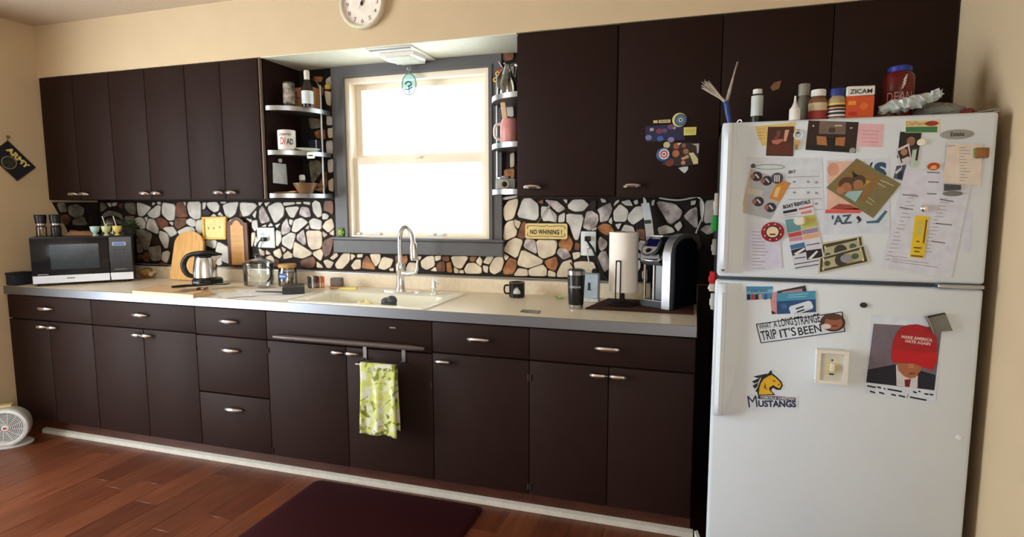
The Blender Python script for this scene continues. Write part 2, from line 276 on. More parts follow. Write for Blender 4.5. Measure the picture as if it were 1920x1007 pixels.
for (cx, cy, sc), txt in STONES.items():
    for rec in txt.split(';'):
        k = rec[0]; pts = [tuple(map(float, q.split(','))) for q in rec[1:].split()]
        LW = cx == 90 and sum(a for a, b in pts)/len(pts) < 600
        P = [onX(cx+a/sc, cy+b/sc, .006) for a, b in pts] if LW else [onY(cx+a/sc, cy+b/sc, -.006) for a, b in pts]
        if LW: P = [Vector((p.y, 0, p.z)) for p in P]      # the cladding turns the corner onto the end wall
        if LW: P = [Vector((min(p.x, -.012), 0, max(p.z, 1.0))) for p in P]
        elif min(p.x for p in P) < .010 or min(p.z for p in P) < 1.0005: 
            P = [Vector((max(p.x, .012), p.y, max(p.z, 1.0))) for p in P]
        ar = sum(P[i].x*P[(i+1) % len(P)].z-P[(i+1) % len(P)].x*P[i].z for i in range(len(P)))
        if ar < 0: P.reverse()
        # round the corners a little
        Q = []
        n = len(P); c = sum(P, Vector())/n
        for i in range(n):
            a, b, d = P[i-1], P[i], P[(i+1) % n]
            Q += [b+(a-b)*.14, b+(d-b)*.14]
        h = random.uniform(.007, .010); s = .955
        bm = B(); v = bm.bm.verts
        W_ = (lambda a, d, z: (d, a, z)) if LW else (lambda a, d, z: (a, -d, z))
        r0 = [v.new(W_(p.x, .001, p.z)) for p in Q]; r1 = [v.new(W_(p.x, h*.7, p.z)) for p in Q]
        r2 = [v.new(W_(c.x+(p.x-c.x)*s, h, c.z+(p.z-c.z)*s)) for p in Q]; n = len(Q)
        for A, D in ((r0, r1), (r1, r2)):
            for i in range(n): bm.bm.faces.new([A[i], A[(i+1) % n], D[(i+1) % n], D[i]])
        bm.bm.faces.new(r2)
        bm.obj('stone', SM[k], walll if LW else wallb, flat=True)

# ------------------------------------------------------------------ window
cs = B()
cs.ring(1.918, 2.957, 1.20, SO-.005, .072, .057, .0, .062, -.020, -.0005)
cs.ring(1.984, 2.906, 1.20, 2.132, .019, .019, .0, .014, -.028, -.0008)
win = struct(cs.obj('window_1', m_casing, flat=True), 'double-hung window in a dark grey wooden casing')
B().box(1.905, -.034, 1.113, 2.968, -.0005, 1.190, .004, 1).box(1.900, -.045, 1.190, 2.973, -.0005, 1.207, .005, 2).obj('window_sill', m_casing, win)
fr = B()
fr.ring(2.001, 2.889, 1.2075, 2.117, .030, .026, .011, .029, -.010, .10)
fr.obj('window_frame', m_vinyl, win, flat=True)
def sash(x0, x1, z0, z1, w, wb_, wt, y0, y1, name):
    b = B(); b.ring(x0, x1, z0, z1, w, w, wb_, wt, y0, y1)
    s = b.obj(name, m_vinyl, win, flat=True)
    B().box(x0+w-.004, (y0+y1)/2-.003, z0+wb_-.004, x1-w+.004, (y0+y1)/2+.003, z1-wt+.004).obj('pane', m_glass, s)
    return s
sash(2.032, 2.862, 1.640, 2.088, .036, .045, .030, .058, .090, 'upper_sash')
ls = sash(2.030, 2.864, 1.218, 1.668, .030, .018, .040, .018, .050, 'lower_sash')
B().box(2.42, .004, 1.655, 2.47, .030, 1.676, .004, 1).obj('sash_lock', m_vinyl, win)
for x in (2.02, 2.13, 2.50, 2.56):
    B().box(x, .004, 1.2185, x+(.07 if x > 2.1 and x < 2.3 else .045), .016, 1.234, .003, 1).obj('sash_lift', M('clear_plastic', (214, 224, 228), .2), win)
# ceiling vent in the niche
vt = thing('ceiling_vent', 'white louvred vent fixture under the soffit above the window', 'vent', (2.455, -.16, SO-.004))
B().box(-.13, -.15, -.008, .13, .145, 0, .003, 1).obj('vent_plate', m_white, vt)
g = B(); g.prism([(-.095, -.07, -.008), (.10, -.07, -.008), (.115, .04, -.008), (.07, .125, -.008), (-.06, .125, -.008), (-.105, .04, -.008)], (0, 0, -.018)); g.obj('vent_hood', m_white, vt)
B().box(-.118, -.142, -.0095, .118, -.120, -.0075).obj('vent_slot', C(60, 66, 62), vt)
for i in range(6): B().box(-.075, -.06+i*.026, -.032, .075, -.046+i*.026, -.0255, .002, 1).obj('louvre', C(222, 226, 214), vt)
B().lathe([(0, -.004), (.006, -.003), (.006, 0)], (-.0, -.098, -.008), 10).obj('screw', m_steel, vt)

# ------------------------------------------------------------------ cabinets
def pull(w=.11, h=.030):
    b = B(); n = 9; pts = []; rr = []
    for i in range(n):
        t = -1+2*i/(n-1); pts.append((t*w/2, -.006-.018*(1-t*t), .004*(1-t*t))); rr.append(h*.5*(1-.85*t**4)+.0005)
    b.tube(pts, rr, 8, flat=.75)
    b.box(-w*.30, -.014, -.004, -.22*w, .0005, .004).box(w*.22, -.014, -.004, w*.30, .0005, .004)
    b.box(-w*.18, -.028, -.0015, w*.18, -.024, .0015, .001, 1)
    return b
_h = {}
def add_pull(x, y, z, parent, w=.11, base=(0, 0, 0), short=None):
    key = (w, short)
    if key not in _h:
        o = pull(w, .030 if w > .09 else .028).obj('handle', m_chrome); _h[key] = o.data; bpy.data.objects.remove(o)
    o = bpy.data.objects.new('handle', _h[key]); S.collection.objects.link(o); o.parent = parent; o.location = (x-base[0], y-base[1], z-base[2]); return o
FD = -.6136; ZK, ZC = .101, .868
def front(kind, x0, x1, z0, z1, root, base, pulls, y=FD, t=.020, g=.0015, r=.003, w=.115):
    b = B(); b.box(x0+g-base[0], y-base[1], z0+g-base[2], x1-g-base[0], y+t-base[1], z1-g-base[2], r, 2)
    o = b.obj(kind, m_cab, root)
    for (px, pz) in pulls: add_pull(px, y, pz, o, w, base)
    return o
def base_cab(x0, x1, label, zc_top=ZC):
    base = (x0, -.3, 0); r = thing('base_cabinet', label, 'cabinet', base, group='brown steel base cabinets')
    b = B(); b.box(.001, FD+.021+.3, ZK, x1-x0-.001, .292, zc_top); b.obj('body', m_cab, r)
    if zc_top < ZC: B().box(.001, FD+.021+.3, zc_top, x1-x0-.001, FD+.0235+.3, ZC).obj('front_rail', m_cab, r)
    B().box(.0, -.558+.3, 0, x1-x0, -.53+.3, ZK).obj('plinth', m_plinth, r)
    return r, base
b1, b2, b3, b4, b5, b6 = .580, 1.4385, 1.895, 2.817, 3.281, 3.972
b1 = .691
def hinges(xs, root, base):
    for x, z in xs: B().tube([(x-base[0], FD-.001-base[1], z-.014-base[2]), (x-base[0], FD-.001-base[1], z+.014-base[2])], .004, 8).obj('hinge', C(40, 30, 28), root)
r, ba = base_cab(0.004, b1, 'brown base cabinet with one drawer in the corner under the microwave')
front('drawer', .006, b1, .719, ZC-.006, r, ba, [(.338, .791)]); front('door', .006, .345, ZK, .715, r, ba, [(.300, .681)], w=.075); front('door', .345, b1, ZK, .715, r, ba, [(.383, .681)], w=.075)
hinges([(b1-.004, .66), (b1-.004, .14)], r, ba)
r, ba = base_cab(b1, b2, 'brown base cabinet with wide drawer below the flat chopping board')
front('drawer', b1, b2, .719, ZC-.006, r, ba, [(1.062, .793)]); front('door', b1, 1.070, ZK, .715, r, ba, [(1.037, .681)], w=.075); front('door', 1.070, b2, ZK, .715, r, ba, [(1.106, .681)], w=.075)
hinges([(b2-.004, .64), (b2-.004, .14)], r, ba)
B().lathe([(0, -.003), (.004, -.002), (.005, 0)], n=10, mat=Matrix.Translation((1.20-ba[0], FD-ba[1], .832)) @ Matrix.Rotation(R(90), 4, 'X')).obj('screw_head', m_steel, r)
r, ba = base_cab(b2, b3, 'brown base cabinet with three stacked drawers and chrome pulls')
front('drawer', b2, b3, .714, ZC-.006, r, ba, [(1.664, .793)]); front('drawer', b2, b3, .403, .710, r, ba, [(1.668, .641)]); front('drawer', b2, b3, ZK, .399, r, ba, [(1.668, .325)])
r, ba = base_cab(b3, b4, 'brown sink base cabinet with false front and two doors', .66)
front('false_front', b3, b4, .714, ZC-.006, r, ba, [])
front('door', b3, 2.358, ZK, .710, r, ba, [(2.316, .679)], w=.075); front('door', 2.358, b4, ZK, .710, r, ba, [(2.396, .679)], w=.075)
hinges([(b3+.006, .66), (b3+.006, .13), (b4-.005, .56)], r, ba)
B().box(2.60-ba[0], FD-.003-ba[1], .817, 2.632-ba[0], FD-ba[1], .824, .001, 1).obj('maker_plate', m_steel, r)
bar = [(b3+.058+i*(b4-.03-b3-.058)/10, FD-.018, .737-.001*i/10) for i in range(11)]
B().tube([(p[0]-ba[0], p[1]-ba[1], p[2]-ba[2]) for p in bar], [.010]+[.016]*9+[.010], 12, flat=.8).obj('towel_bar', M('bar_enamel', (84, 72, 68), .35), r)
r, ba = base_cab(b4, b5, 'brown base cabinet with one drawer and one door beside the sink')
front('drawer', b4, b5, .720, ZC-.006, r, ba, [(3.047, .793)]); front('door', b4, b5, ZK, .716, r, ba, [(2.872, .678)], w=.08)
hinges([(b5-.004, .64), (b5-.004, .14)], r, ba)
r, ba = base_cab(b5, b6, 'brown base cabinet with wide drawer beside the fridge')
front('drawer', b5, b6, .720, ZC-.006, r, ba, [(3.623, .793)]); front('door', b5, 3.627, ZK, .716, r, ba, [(3.586, .677)], w=.08); front('door', 3.627, b6, ZK, .716, r, ba, [(3.668, .678)], w=.08)
hinges([(b5+.006, .64), (b5+.006, .14)], r, ba)
struct(B().prism([(.15, -.5585, 0), (.15, -.580, 0), (.15, -.577, .022), (.15, -.5585, .030)], (3.985-.15, 0, 0)).obj('baseboard_kitchen', C(188, 184, 174, .5)), 'white quarter-round trim along the foot of the cabinets')
B().prism([(3.99, -.57, 0), (4.012, -.66, 0), (4.022, -.655, 0), (4.003, -.56, 0)], (0, 0, .03)).obj('trim_1', m_white)['kind'] = 'structure'

struct(B().box(b6+.004, -.06, 0, 4.25, -.012, .998).obj('gap_shade_panel', m_cab), 'dark brown panel added as the shade in the fridge gap')  # added panel: its dark colour stands in for shade on the beige wall
# wall cabinets
ZU, ZT, FU = 1.428, 2.184, -.325
def wall_cab(x0, x1, label, z0=ZU, z1=ZT):
    base = (x0, -.15, z0); r = thing('wall_cabinet', label, 'cabinet', base, group='brown steel wall cabinets')
    B().box(.001, FU+.021+.15, 0, x1-x0-.001, .149, z1-z0).obj('body', m_cab, r); return r, base
ux = [0.004, .583, 1.160, 1.690]; mid = [.285, .863, 1.411]
for i, lab in enumerate(['brown two-door wall cabinet in the corner above the microwave', 'brown two-door wall cabinet between the corner unit and the shelf unit', 'brown two-door wall cabinet next to the open corner shelves']):
    r, ba = wall_cab(ux[i], ux[i+1], lab); hz = 1.461
    front('door', ux[i]+(.002 if i == 0 else 0), mid[i], ZU, ZT, r, ba, [(mid[i]-.044, hz)], FU, r=.003, w=.078)
    front('door', mid[i], ux[i+1]-(.022 if i == 2 else 0), ZU, ZT, r, ba, [(mid[i]+.046, hz)], FU, r=.003, w=.078)
    if i == 2: B().tube([(1.679-ba[0], FU+.008-ba[1], 0), (1.679-ba[0], FU+.008-ba[1], ZT-ZU)], .0095, 12).obj('end_stile', M('worn_enamel', (96, 80, 66), .35), r); hinges_w = [(1.163, ZU+.035)]
r, ba = wall_cab(3.134, 3.606, 'brown single-door wall cabinet beside the window shelves')
front('door', 3.134, 3.606, ZU, ZT, r, ba, [(3.215, 1.473)], FU, r=.012, w=.09)
r, ba = wall_cab(3.606, 4.04, 'brown single-door wall cabinet covered with photos and magnets')
front('door', 3.606, 4.04, ZU, ZT, r, ba, [(3.680, 1.473)], FU, r=.003, w=.09)
r, ba = wall_cab(4.04, 4.876, 'short brown wall cabinet above the fridge', 1.72)
front('door', 4.04, 4.456, 1.72, ZT, r, ba, [(4.41, 1.75)], FU, r=.003, w=.09); front('door', 4.456, 4.874, 1.72, ZT, r, ba, [(4.50, 1.75)], FU, r=.003, w=.09)

# ------------------------------------------------------------------ worktop + sink
wt = thing('worktop', 'long cream laminate worktop with a metal front edge', 'countertop', (0, 0, .87))
b = B(); z0, z1 = -.001, .044
hx0, hx1, hy0, hy1 = 2.055, 2.765, -.590, -.135
b.box(.003, -.622, z0, hx0, -.006, z1).box(hx1, -.622, z0, b6, -.004, z1).box(hx0, -.622, z0, hx1, hy0, z1).box(hx0, hy1, z0, hx1, -.004, z1)
b.obj('laminate_top', m_lam, wt)
B().box(.003, -.6265, -.003, b6+.001, -.6225, .0442, .0012, 1).obj('edge_strip', M('edge_metal', (140, 144, 152), .42, 1., var=.04, stretch=(1, 30, 30)), wt)
B().box(b6, -.6265, -.003, b6+.003, -.004, .0455).obj('end_strip', C(70, 62, 58), wt)
B().box(.003, -.020, .044, b6, -.003, .118).obj('backsplash_curb', m_lam, wt)
B().box(.003, -.023, .118, b6, -.003, .127, .002, 1).obj('cap_strip', m_steel, wt)
sk = thing('kitchen_sink', 'cream enamel drop-in sink set in the worktop', 'sink', (2.41, -.36, .914))
b = B()
def rr(x0, x1, y0, y1, r, z, n=5):
    o = []
    for cx, cy, a in ((x1-r, y1-r, 0), (x0+r, y1-r, 90), (x0+r, y0+r, 180), (x1-r, y0+r, 270)):
        for i in range(n+1): t = R(a+90*i/n); o.append((cx+r*math.cos(t), cy+r*math.sin(t), z))
    return o
loops = [rr(-.385, .385, -.262, .262, .03, .0005), rr(-.382, .382, -.259, .259, .03, .007), rr(-.335, .335, -.225, .100, .06, .007), rr(-.325, .325, -.215, .092, .06, .002), rr(-.305, .305, -.195, .075, .07, -.165), rr(-.25, .25, -.14, .03, .06, -.18)]
LV = [[b.bm.verts.new(p) for p in l] for l in loops]
for A, D in zip(LV, LV[1:]):
    n = len(A)
    for i in range(n): b.bm.faces.new([A[i], A[(i+1) % n], D[(i+1) % n], D[i]])
b.bm.faces.new(LV[-1]); b.obj('basin', m_sink, sk, ang=50)
B().lathe([(0, .004), (.03, .004), (.04, .002), (.042, -.001)], (0, -.05, -.18), 20).obj('drain', m_steel, sk)
# faucet
fc = thing('faucet', 'tall chrome gooseneck faucet behind the sink', 'faucet', (2.435, -.195, .9212))
pl_ = [(.118*(1 if abs(math.cos(t)) > .3 else 1)*math.cos(t), .03*math.sin(t), 0) for t in [2*math.pi*i/28 for i in range(28)]]
B().prism(pl_, (0, 0, .008)).obj('deck_plate', m_chrome, fc)
B().lathe([(.030, .008), (.030, .02), (.024, .03), (.022, .11), (.026, .12), (.026, .15), (.018, .165), (0, .165)], n=20).obj('faucet_body', m_chrome, fc)
arc = [(0, 0, .15), (0, 0, .285)]+[(.062-.062*math.cos(R(a)), -.045+.045*math.cos(R(a)), .285+.072*math.sin(R(a))) for a in range(15, 181, 15)]+[(.128, -.093, .27)]
B().tube(arc, .0125, 14).obj('spout', m_chrome, fc)
B().tube([(.128, -.093, .275), (.130, -.094, .245), (.133, -.096, .20), (.134, -.097, .185)], [.017, .020, .021, .017], 14).obj('spray_head', m_chrome, fc)
B().tube([(.02, -.005, .105), (.06, -.015, .105), (.10, -.02, .11)], [.015, .015, .012], 12).tube([(.10, -.02, .11), (.112, -.022, .13), (.116, -.022, .19)], [.008, .007, .005], 10).obj('lever', m_chrome, fc)
sd = thing('soap_dispenser', 'small chrome soap pump beside the faucet', 'dispenser', (2.637, -.205, .9212))
B().lathe([(.020, 0), (.020, .006), (.012, .012), (.011, .03), (.014, .035), (.011, .055), (.011, .075), (0, .077)], n=16).obj('pump_body', m_chrome, sd)
B().tube([(0, 0, .072), (.018, -.014, .072), (.045, -.035, .060)], [.009, .006, .004], 10).obj('nozzle', m_chrome, sd)

# ------------------------------------------------------------------ corner shelves
def corner_shelf(sg, x, label, zs, a=.215, bdep=.300):
    r = thing('corner_shelf', label, 'shelf', (x, 0, zs[2]))
    for z in zs:
        P = [(0, -.004, 0)]+[(sg*a*math.sin(R(t)), -.004-bdep*math.cos(R(t))**.8 if t < 90 else -.004, 0) for t in range(0, 91, 5)]
        if sg > 0: P = [(p[0]+.001, p[1], p[2]) for p in P]
        b = B(); b.prism([(p[0], p[1], z-zs[2]-.011) for p in P], (0, 0, .022)); b.obj('shelf_board', C(60, 54, 50), r)
        e = [Vector(p) for p in P[1:]]; n = len(e); b = B(); cols = []
        for i in range(n):
            d = (e[min(i+1, n-1)]-e[max(i-1, 0)]).normalized(); nn = Vector((d.y, -d.x, 0))
            if nn.dot(e[i]-Vector((0, -.004, 0))) < 0: nn = -nn
            zc = z-zs[2]; cols.append([b.bm.verts.new((q.x, min(q.y, -.002), zc+dz)) for q, dz in ((e[i], -.0125), (e[i]+nn*.004, -.0125), (e[i]+nn*.004, .0125), (e[i], .0125))])
        for A, D in zip(cols, cols[1:]):
            for i in range(4): b.bm.faces.new([A[i], A[(i+1) % 4], D[(i+1) % 4], D[i]])
        b.obj('edge_band', m_steel, r, ang=60)
    px, py = sg*a*.91, -.004-bdep*.25
    top = zs[0]-zs[2]+.105
    pts = [(px, py, -.01), (px, py, top)]+[(px*(.5+.5*math.cos(R(t))), py*(.5+.5*math.cos(R(t))), top+.09*math.sin(R(t))) for t in range(15, 106, 15)]
    B().tube(pts, .006, 10).obj('support_rod', m_steel, r)
    return r
ZL = [1.922, 1.682, 1.446]; ZR = [1.918, 1.684, 1.457]
corner_shelf(1, 1.690, 'open three-tier corner shelf on the wall cabinet end with mug and bowl', ZL)
corner_shelf(-1, 3.134, 'open three-tier corner shelf between window casing and cabinet with glass jug', ZR, .20, .28)

# ------------------------------------------------------------------ things on the shelves
def pm(p): return FPX/((p-CAM).dot(FW))
def put(u, v, y, z): q = onY(u, v, y); return Vector((q.x, y, z))
zt, zm, zb = [z+.0130 for z in ZL]
p = put(542, 190, -.20, zt); t = thing('spice_can', 'tall dark and cream can on the top corner shelf', 'can', p)
B().lathe([(0, 0), (.030, 0), (.031, .004), (.031, .136), (.029, .140), (0, .140)], n=20).obj('can_body', C(58, 50, 46, .35), t)
B().lathe([(.0315, .02), (.0315, .13)], n=20).obj('label', M('can_label', (214, 206, 190), .5, scale=22, col2=(40, 36, 36)), t)
p = put(577, 195, -.19, zt); t = thing('sauce_bottle', 'dark brown bottle with white neck and label on the top corner shelf', 'bottle', p)
B().lathe([(0, 0), (.030, 0), (.031, .006), (.031, .10), (.024, .125), (.013, .15), (.013, .19), (0, .192)], n=20).obj('bottle_glass', C(38, 28, 22, .15), t)
B().lathe([(.0315, .015), (.0315, .085)], n=20).obj('label', C(206, 216, 220), t); B().lathe([(.0145, .142), (.0155, .188), (.013, .197), (0, .197)], n=16).obj('neck_foil', C(216, 208, 196), t)
p = put(575, 190, -.085, zt); t = thing('cardboard_box', 'plain brown cardboard box behind the bottle on the top shelf', 'box', p)
B().box(-.06, -.04, 0, .066, .05, .125, .002, 1).obj('box_body', C(166, 120, 74), t); B().box(-.06, -.041, .06, .0, -.0402, .118).obj('label', M('box_print', (200, 130, 100), .6, scale=40, col2=(120, 50, 40)), t)
p = put(538, 270, -.245, zm); t = thing('dad_mug', 'white mug with red and blue lettering on the middle corner shelf', 'mug', p)
B().lathe([(0, .002), (.040, 0), (.047, .004), (.048, .108), (.045, .110), (.044, .104), (.043, .010), (0, .008)], n=28).obj('mug_body', m_white, t)
B().tube([(-.034, .030, .085), (-.060, .05, .085), (-.066, .055, .055), (-.055, .045, .03), (-.033, .030, .025)], .006, 8).obj('handle', m_white, t)
def curved(parent, s, base, rad, a0, a1, z0, z1, mat, bold=0.02):
    o = text('lettering', s, (0, 0, 0), X, Z, 1, 1, mat, parent, bold)
    for v in o.data.vertices:
        a = a0+(a1-a0)*v.co.x; v.co = Vector((rad*math.cos(a), rad*math.sin(a), z0+(z1-z0)*v.co.z))
    return o
ca = math.atan2(CAM.y-p.y, CAM.x-p.x)
curved(t, 'COUNTRY', p, .0485, ca-.95, ca+.55, .078, .090, C(70, 60, 60)); curved(t, 'D', p, .0485, ca-.75, ca-.35, .03, .068, C(190, 40, 40)); curved(t, '/', p, .0485, ca-.32, ca-.12, .028, .070, C(190, 40, 40)); curved(t, 'AD', p, .0485, ca-.05, ca+.75, .03, .062, C(40, 44, 70))
p = put(575, 283, -.17, zm); t = thing('side_plate', 'small pale green dish lying on the middle corner shelf', 'plate', p)
B().lathe([(0, .003), (.045, .003), (.075, .014), (.077, .012), (.048, 0), (0, 0)], n=28).obj('dish', C(206, 212, 190, .3), t)
p = put(592, 272, -.06, zm); t = thing('blue_box', 'small dark blue box on the middle corner shelf', 'box', p)
B().box(-.035, -.02, 0, .02, .045, .075, .003, 1).obj('box_body', C(34, 44, 70), t); B().box(.014, -.0205, 0, .0205, -.0195, .075).obj('box_edge', m_white, t)
q = onY(583, 291, -.245); t = thing('shelf_tag', 'little white tag hanging on the edge of the middle shelf', 'tag', q)
B().box(-.024, -.002, -.018, .024, .0, .016, .003, 1).obj('tag_card', m_white, t); B().box(-.016, -.0024, -.006, .014, -.0019, .002).obj('printed_word', m_ink, t)
t = thing('pinned_note', 'blank white note held by a magnet on the cabinet end', 'note', onX(525, 326, 1.693))
bq = onX(525, 326, 1.693); N = [onX(u, v, 1.6925)-bq for u, v in ((511, 305), (536, 308), (539, 346), (512, 343))]
B().prism(N, (.0012, 0, 0)).obj('note_paper', C(222, 228, 234), t); m_ = onX(524, 301, 1.693)-bq
B().lathe([(.012, 0), (.012, .008), (.008, .012), (0, .012)], n=14, mat=Matrix.Translation(m_) @ Matrix.Rotation(R(90), 4, 'Y')).obj('magnet', m_white, t)
p = put(567, 345, -.14, zb); t = thing('salt_shaker', 'glass shaker with white cap behind the brown bowl', 'shaker', p)
B().lathe([(0, 0), (.020, 0), (.021, .05), (.016, .07), (.015, .08), (0, .08)], n=16).obj('shaker_glass', m_jar, t); B().lathe([(.017, .078), (.017, .10), (.012, .108), (0, .108)], n=16).obj('cap', m_white, t)
B().box(-.012, -.0225, .015, .014, -.0205, .045).obj('label', C(230, 226, 216), t)
p = put(573, 358, -.235, zb); t = thing('stoneware_bowl', 'brown stoneware bowl with a handle on the lowest corner shelf', 'bowl', p)
B().lathe([(0, .003), (.034, 0), (.038, .004), (.062, .045), (.066, .056), (.062, .056), (.056, .042), (.03, .012), (0, .010)], n=28).obj('bowl_body', C(112, 82, 56, .3), t)
B().tube([(.055, .02, .046), (.085, .03, .046), (.088, .032, .028), (.052, .018, .020)], .006, 8).obj('handle', C(112, 82, 56, .3), t)
p = put(533, 361, -.25, zb); t = thing('wooden_spoon', 'tan wooden spoon lying on the lowest corner shelf', 'spoon', p)
B().tube([(-.06, -.01, .006), (.02, .0, .007), (.045, .004, .008), (.065, .006, .008), (.08, .008, .008)], [.005, .005, .014, .017, .004], 10, flat=.4).obj('spoon_body', m_wood, t)
q = onY(617, 164, -.008); t = thing('yellow_clip', 'small yellow clip stuck on the stones at the window casing', 'clip', q)
B().box(-.016, -.022, -.012, .014, 0, .012, .003, 1).obj('clip_body', C(228, 190, 90), t); B().box(-.008, -.018, .012, .006, 0, .035, .003, 1).obj('clip_tongue', C(206, 180, 130), t)
q = onY(636, 437, -.047); t = thing('flower_ornament', 'tiny green and yellow flower ornament on the window sill end', 'ornament', (q.x, -.032, 1.2085))
fl_ = B()
for i in range(6): a = i*math.pi/3; fl_.ell((.017*math.cos(a), 0, .026+.017*math.sin(a)), .011, .005, .011, 10, 6)
fl_.obj('petals', C(86, 150, 60), t); B().ell((0, -.006, .026), .012, .006, .013).obj('flower_face', C(232, 200, 120), t); B().ell((0, -.0125, .026), .004, .002, .004, 8, 6).obj('flower_eye', C(120, 70, 40), t)
# shelf by the window
zt, zm, zb = [z+.0130 for z in ZR]
p = put(951, 165, -.14, zt); t = thing('glass_jug', 'clear glass jug with narrow neck on the top shelf beside the window', 'jug', p)
B().lathe([(0, 0), (.046, .001), (.052, .012), (.05, .06), (.036, .10), (.016, .13), (.014, .16), (.020, .168), (.018, .17), (.012, .16), (.034, .098), (.048, .06), (.049, .014), (0, .005)], n=24).obj('jug_body', pane_mat('jug_glass', (.86, .86, .82), .16), t)
B().tube([(.014, 0, .155), (.04, 0, .162), (.05, 0, .14), (.044, 0, .105), (.034, 0, .10)], .006, 8).obj('handle', pane_mat('jug_glass'), t)
q = onY(937, 140, -.05); t = thing('hanging_toy', 'red and yellow trinket hanging on the window casing', 'ornament', q)
bb = B()
bb.tube([(.018, -.005, .024), (.0, -.005, .006), (-.010, -.005, -.016)], [.014, .018, .010], 10); bb.obj('toy_body', C(190, 40, 30), t)
for x, z in ((-.004, .000), (-.016, -.030)):
    B().lathe([(.012, -.004), (.012, .004), (.006, .006), (0, .006)], n=14, mat=Matrix.Translation((x, -.022, z)) @ Matrix.Rotation(R(90), 4, 'X')).obj('toy_wheel', C(236, 190, 50), t)
    B().lathe([(.005, .006), (.004, .009), (0, .009)], n=10, mat=Matrix.Translation((x, -.022, z)) @ Matrix.Rotation(R(90), 4, 'X')).obj('wheel_hub', m_blackm, t)
q2 = onY(935, 112, -.03)-q
B().tube([(.018, -.003, .03), q2+Vector((0, 0, -.01)), q2+Vector((0, .028, 0))], .0025, 6).obj('hook', m_white, t)
p = put(955, 255, -.16, zm); t = thing('pink_canister', 'pink canister holding a wooden paddle on the middle shelf by the window', 'canister', p)
B().lathe([(0, 0), (.040, 0), (.045, .01), (.045, .10), (.036, .125), (.033, .125), (.040, .10), (.04, .012), (0, .006)], n=24).obj('canister_body', C(220, 150, 146, .35), t)
B().box(-.014, -.004, 0, .014, .004, .20, .003, 1, mat=Matrix.Translation((-.006, .0, .012)) @ Matrix.Rotation(R(-8), 4, 'Y')).obj('paddle', C(226, 190, 150), t)
B().tube([(-.042, -.012, .10), (-.068, -.02, .09), (-.07, -.02, .04), (-.044, -.012, .02)], .007, 8).obj('handle', m_white, t)
p = put(949, 350, -.16, zb); t = thing('old_camera', 'silver and black vintage camera on the lowest shelf by the window', 'camera', p)
B().box(-.052, -.018, 0, .052, .018, .055, .006, 2).obj('camera_body', C(150, 156, 150, .35), t); B().box(-.02, -.016, .055, .02, .016, .068, .004, 1).obj('viewfinder', m_steel, t)
MX = Matrix.Translation((.004, -.018, .026)) @ Matrix.Rotation(R(90), 4, 'X')
B().lathe([(.022, 0), (.022, .018), (.015, .018), (.013, .010), (0, .010)], n=20, mat=MX).obj('lens', m_chrome, t); B().lathe([(0, .0105), (.0125, .0105)], n=16, mat=MX).obj('lens_glass', C(20, 24, 30, .1), t)
B().lathe([(.008, .055), (.008, .063), (0, .063)], (-.036, 0, 0), 12).obj('dial', m_chrome, t)
# sun catcher
q = onY(767, 158, -.046); t = thing('sun_catcher', 'blue glass sun catcher hanging in front of the window', 'sun catcher', q)
B().lathe([(0, -.003), (1, -.003), (1.02, 0), (1, .003), (0, .003)], n=28, mat=Matrix.Rotation(R(90), 4, 'X') @ Matrix.Diagonal((.042, .056, 1, 1))).obj('glass_disc', pane_mat('blue_glass', (.72, .94, .97), .06), t)
rim = [(.0425*math.cos(a), 0, .0565*math.sin(a)) for a in [2*math.pi*i/30 for i in range(30)]]
B().tube(rim, .003, 6, True).obj('rim', C(110, 140, 140, .3), t)
B().tube([(-.02, -.005, .0), (-.008, -.005, .012), (.012, -.005, .008), (.014, -.005, -.006), (-.004, -.005, -.012)], .004, 6).tube([(-.026, -.005, -.026), (.0, -.005, -.028), (.022, -.005, -.018)], .0035, 6).tube([(.002, -.005, -.014), (.002, -.005, -.05)], .0035, 6).obj('leading', C(20, 90, 120, .3), t)
B().tube([(0, 0, .056), (0, 0, .085)], .001, 6).obj('cord', C(140, 150, 150), t)
B().lathe([(.014, 0), (.012, .006), (0, .010)], n=14, mat=Matrix.Translation((0, .002, .088)) @ Matrix.Rotation(R(90), 4, 'X')).obj('suction_cup', pane_mat('jar_glass'), t)

# ------------------------------------------------------------------ wall things
def wclock():
    q = onY(683.5, 9, -.325); t = thing('wall_clock', 'round white wall clock on the soffit over the window', 'clock', (q.x, -.3255, q.z)); r = .1235
    MR = Matrix.Rotation(R(90), 4, 'X')
    B().lathe([(0, 0), (r-.004, 0), (r, .006), (r, .034), (r-.006, .040), (r-.014, .038), (r-.016, .024)], n=56, mat=MR).obj('case', C(226, 220, 200, .35), t)
    B().lathe([(0, .022), (r-.012, .022)], n=56, mat=MR).obj('dial', C(240, 232, 220, .5), t)
    bp = Vector(t.location)
    for h in range(1, 13):
        a = R(90-30*h); c = bp+Vector((.084*math.cos(a), -.0225, .084*math.sin(a))); w = .016 if h < 10 else .024
        text('numeral', str(h), c+Vector((-w/2, 0, -.010)), X, Z, w if h != 1 else .006, .020, C(90, 70, 66), t, .0, base=bp)
    def hand(ang, l, w, mat, y, tail=.012):
        a = R(90-ang); d = Vector((math.cos(a), 0, math.sin(a))); n = Vector((-d.z, 0, d.x))
        B().prism([d*l+n*w*.4+Vector((0, y, 0)), d*l-n*w*.4+Vector((0, y, 0)), -d*tail-n*w+Vector((0, y, 0)), -d*tail+n*w+Vector((0, y, 0))], (0, -.0012, 0)).obj('hand', mat, t)
    hand(4, .052, .004, m_blackm, -.025); hand(48, .078, .003, C(150, 140, 130), -.027); hand(205, .030, .0012, m_blackm, -.029, .05)
    B().lathe([(.006, 0), (.006, .006), (0, .007)], n=14, mat=Matrix.Translation((0, -.024, 0)) @ MR).obj('hub', m_blackm, t)
wclock()
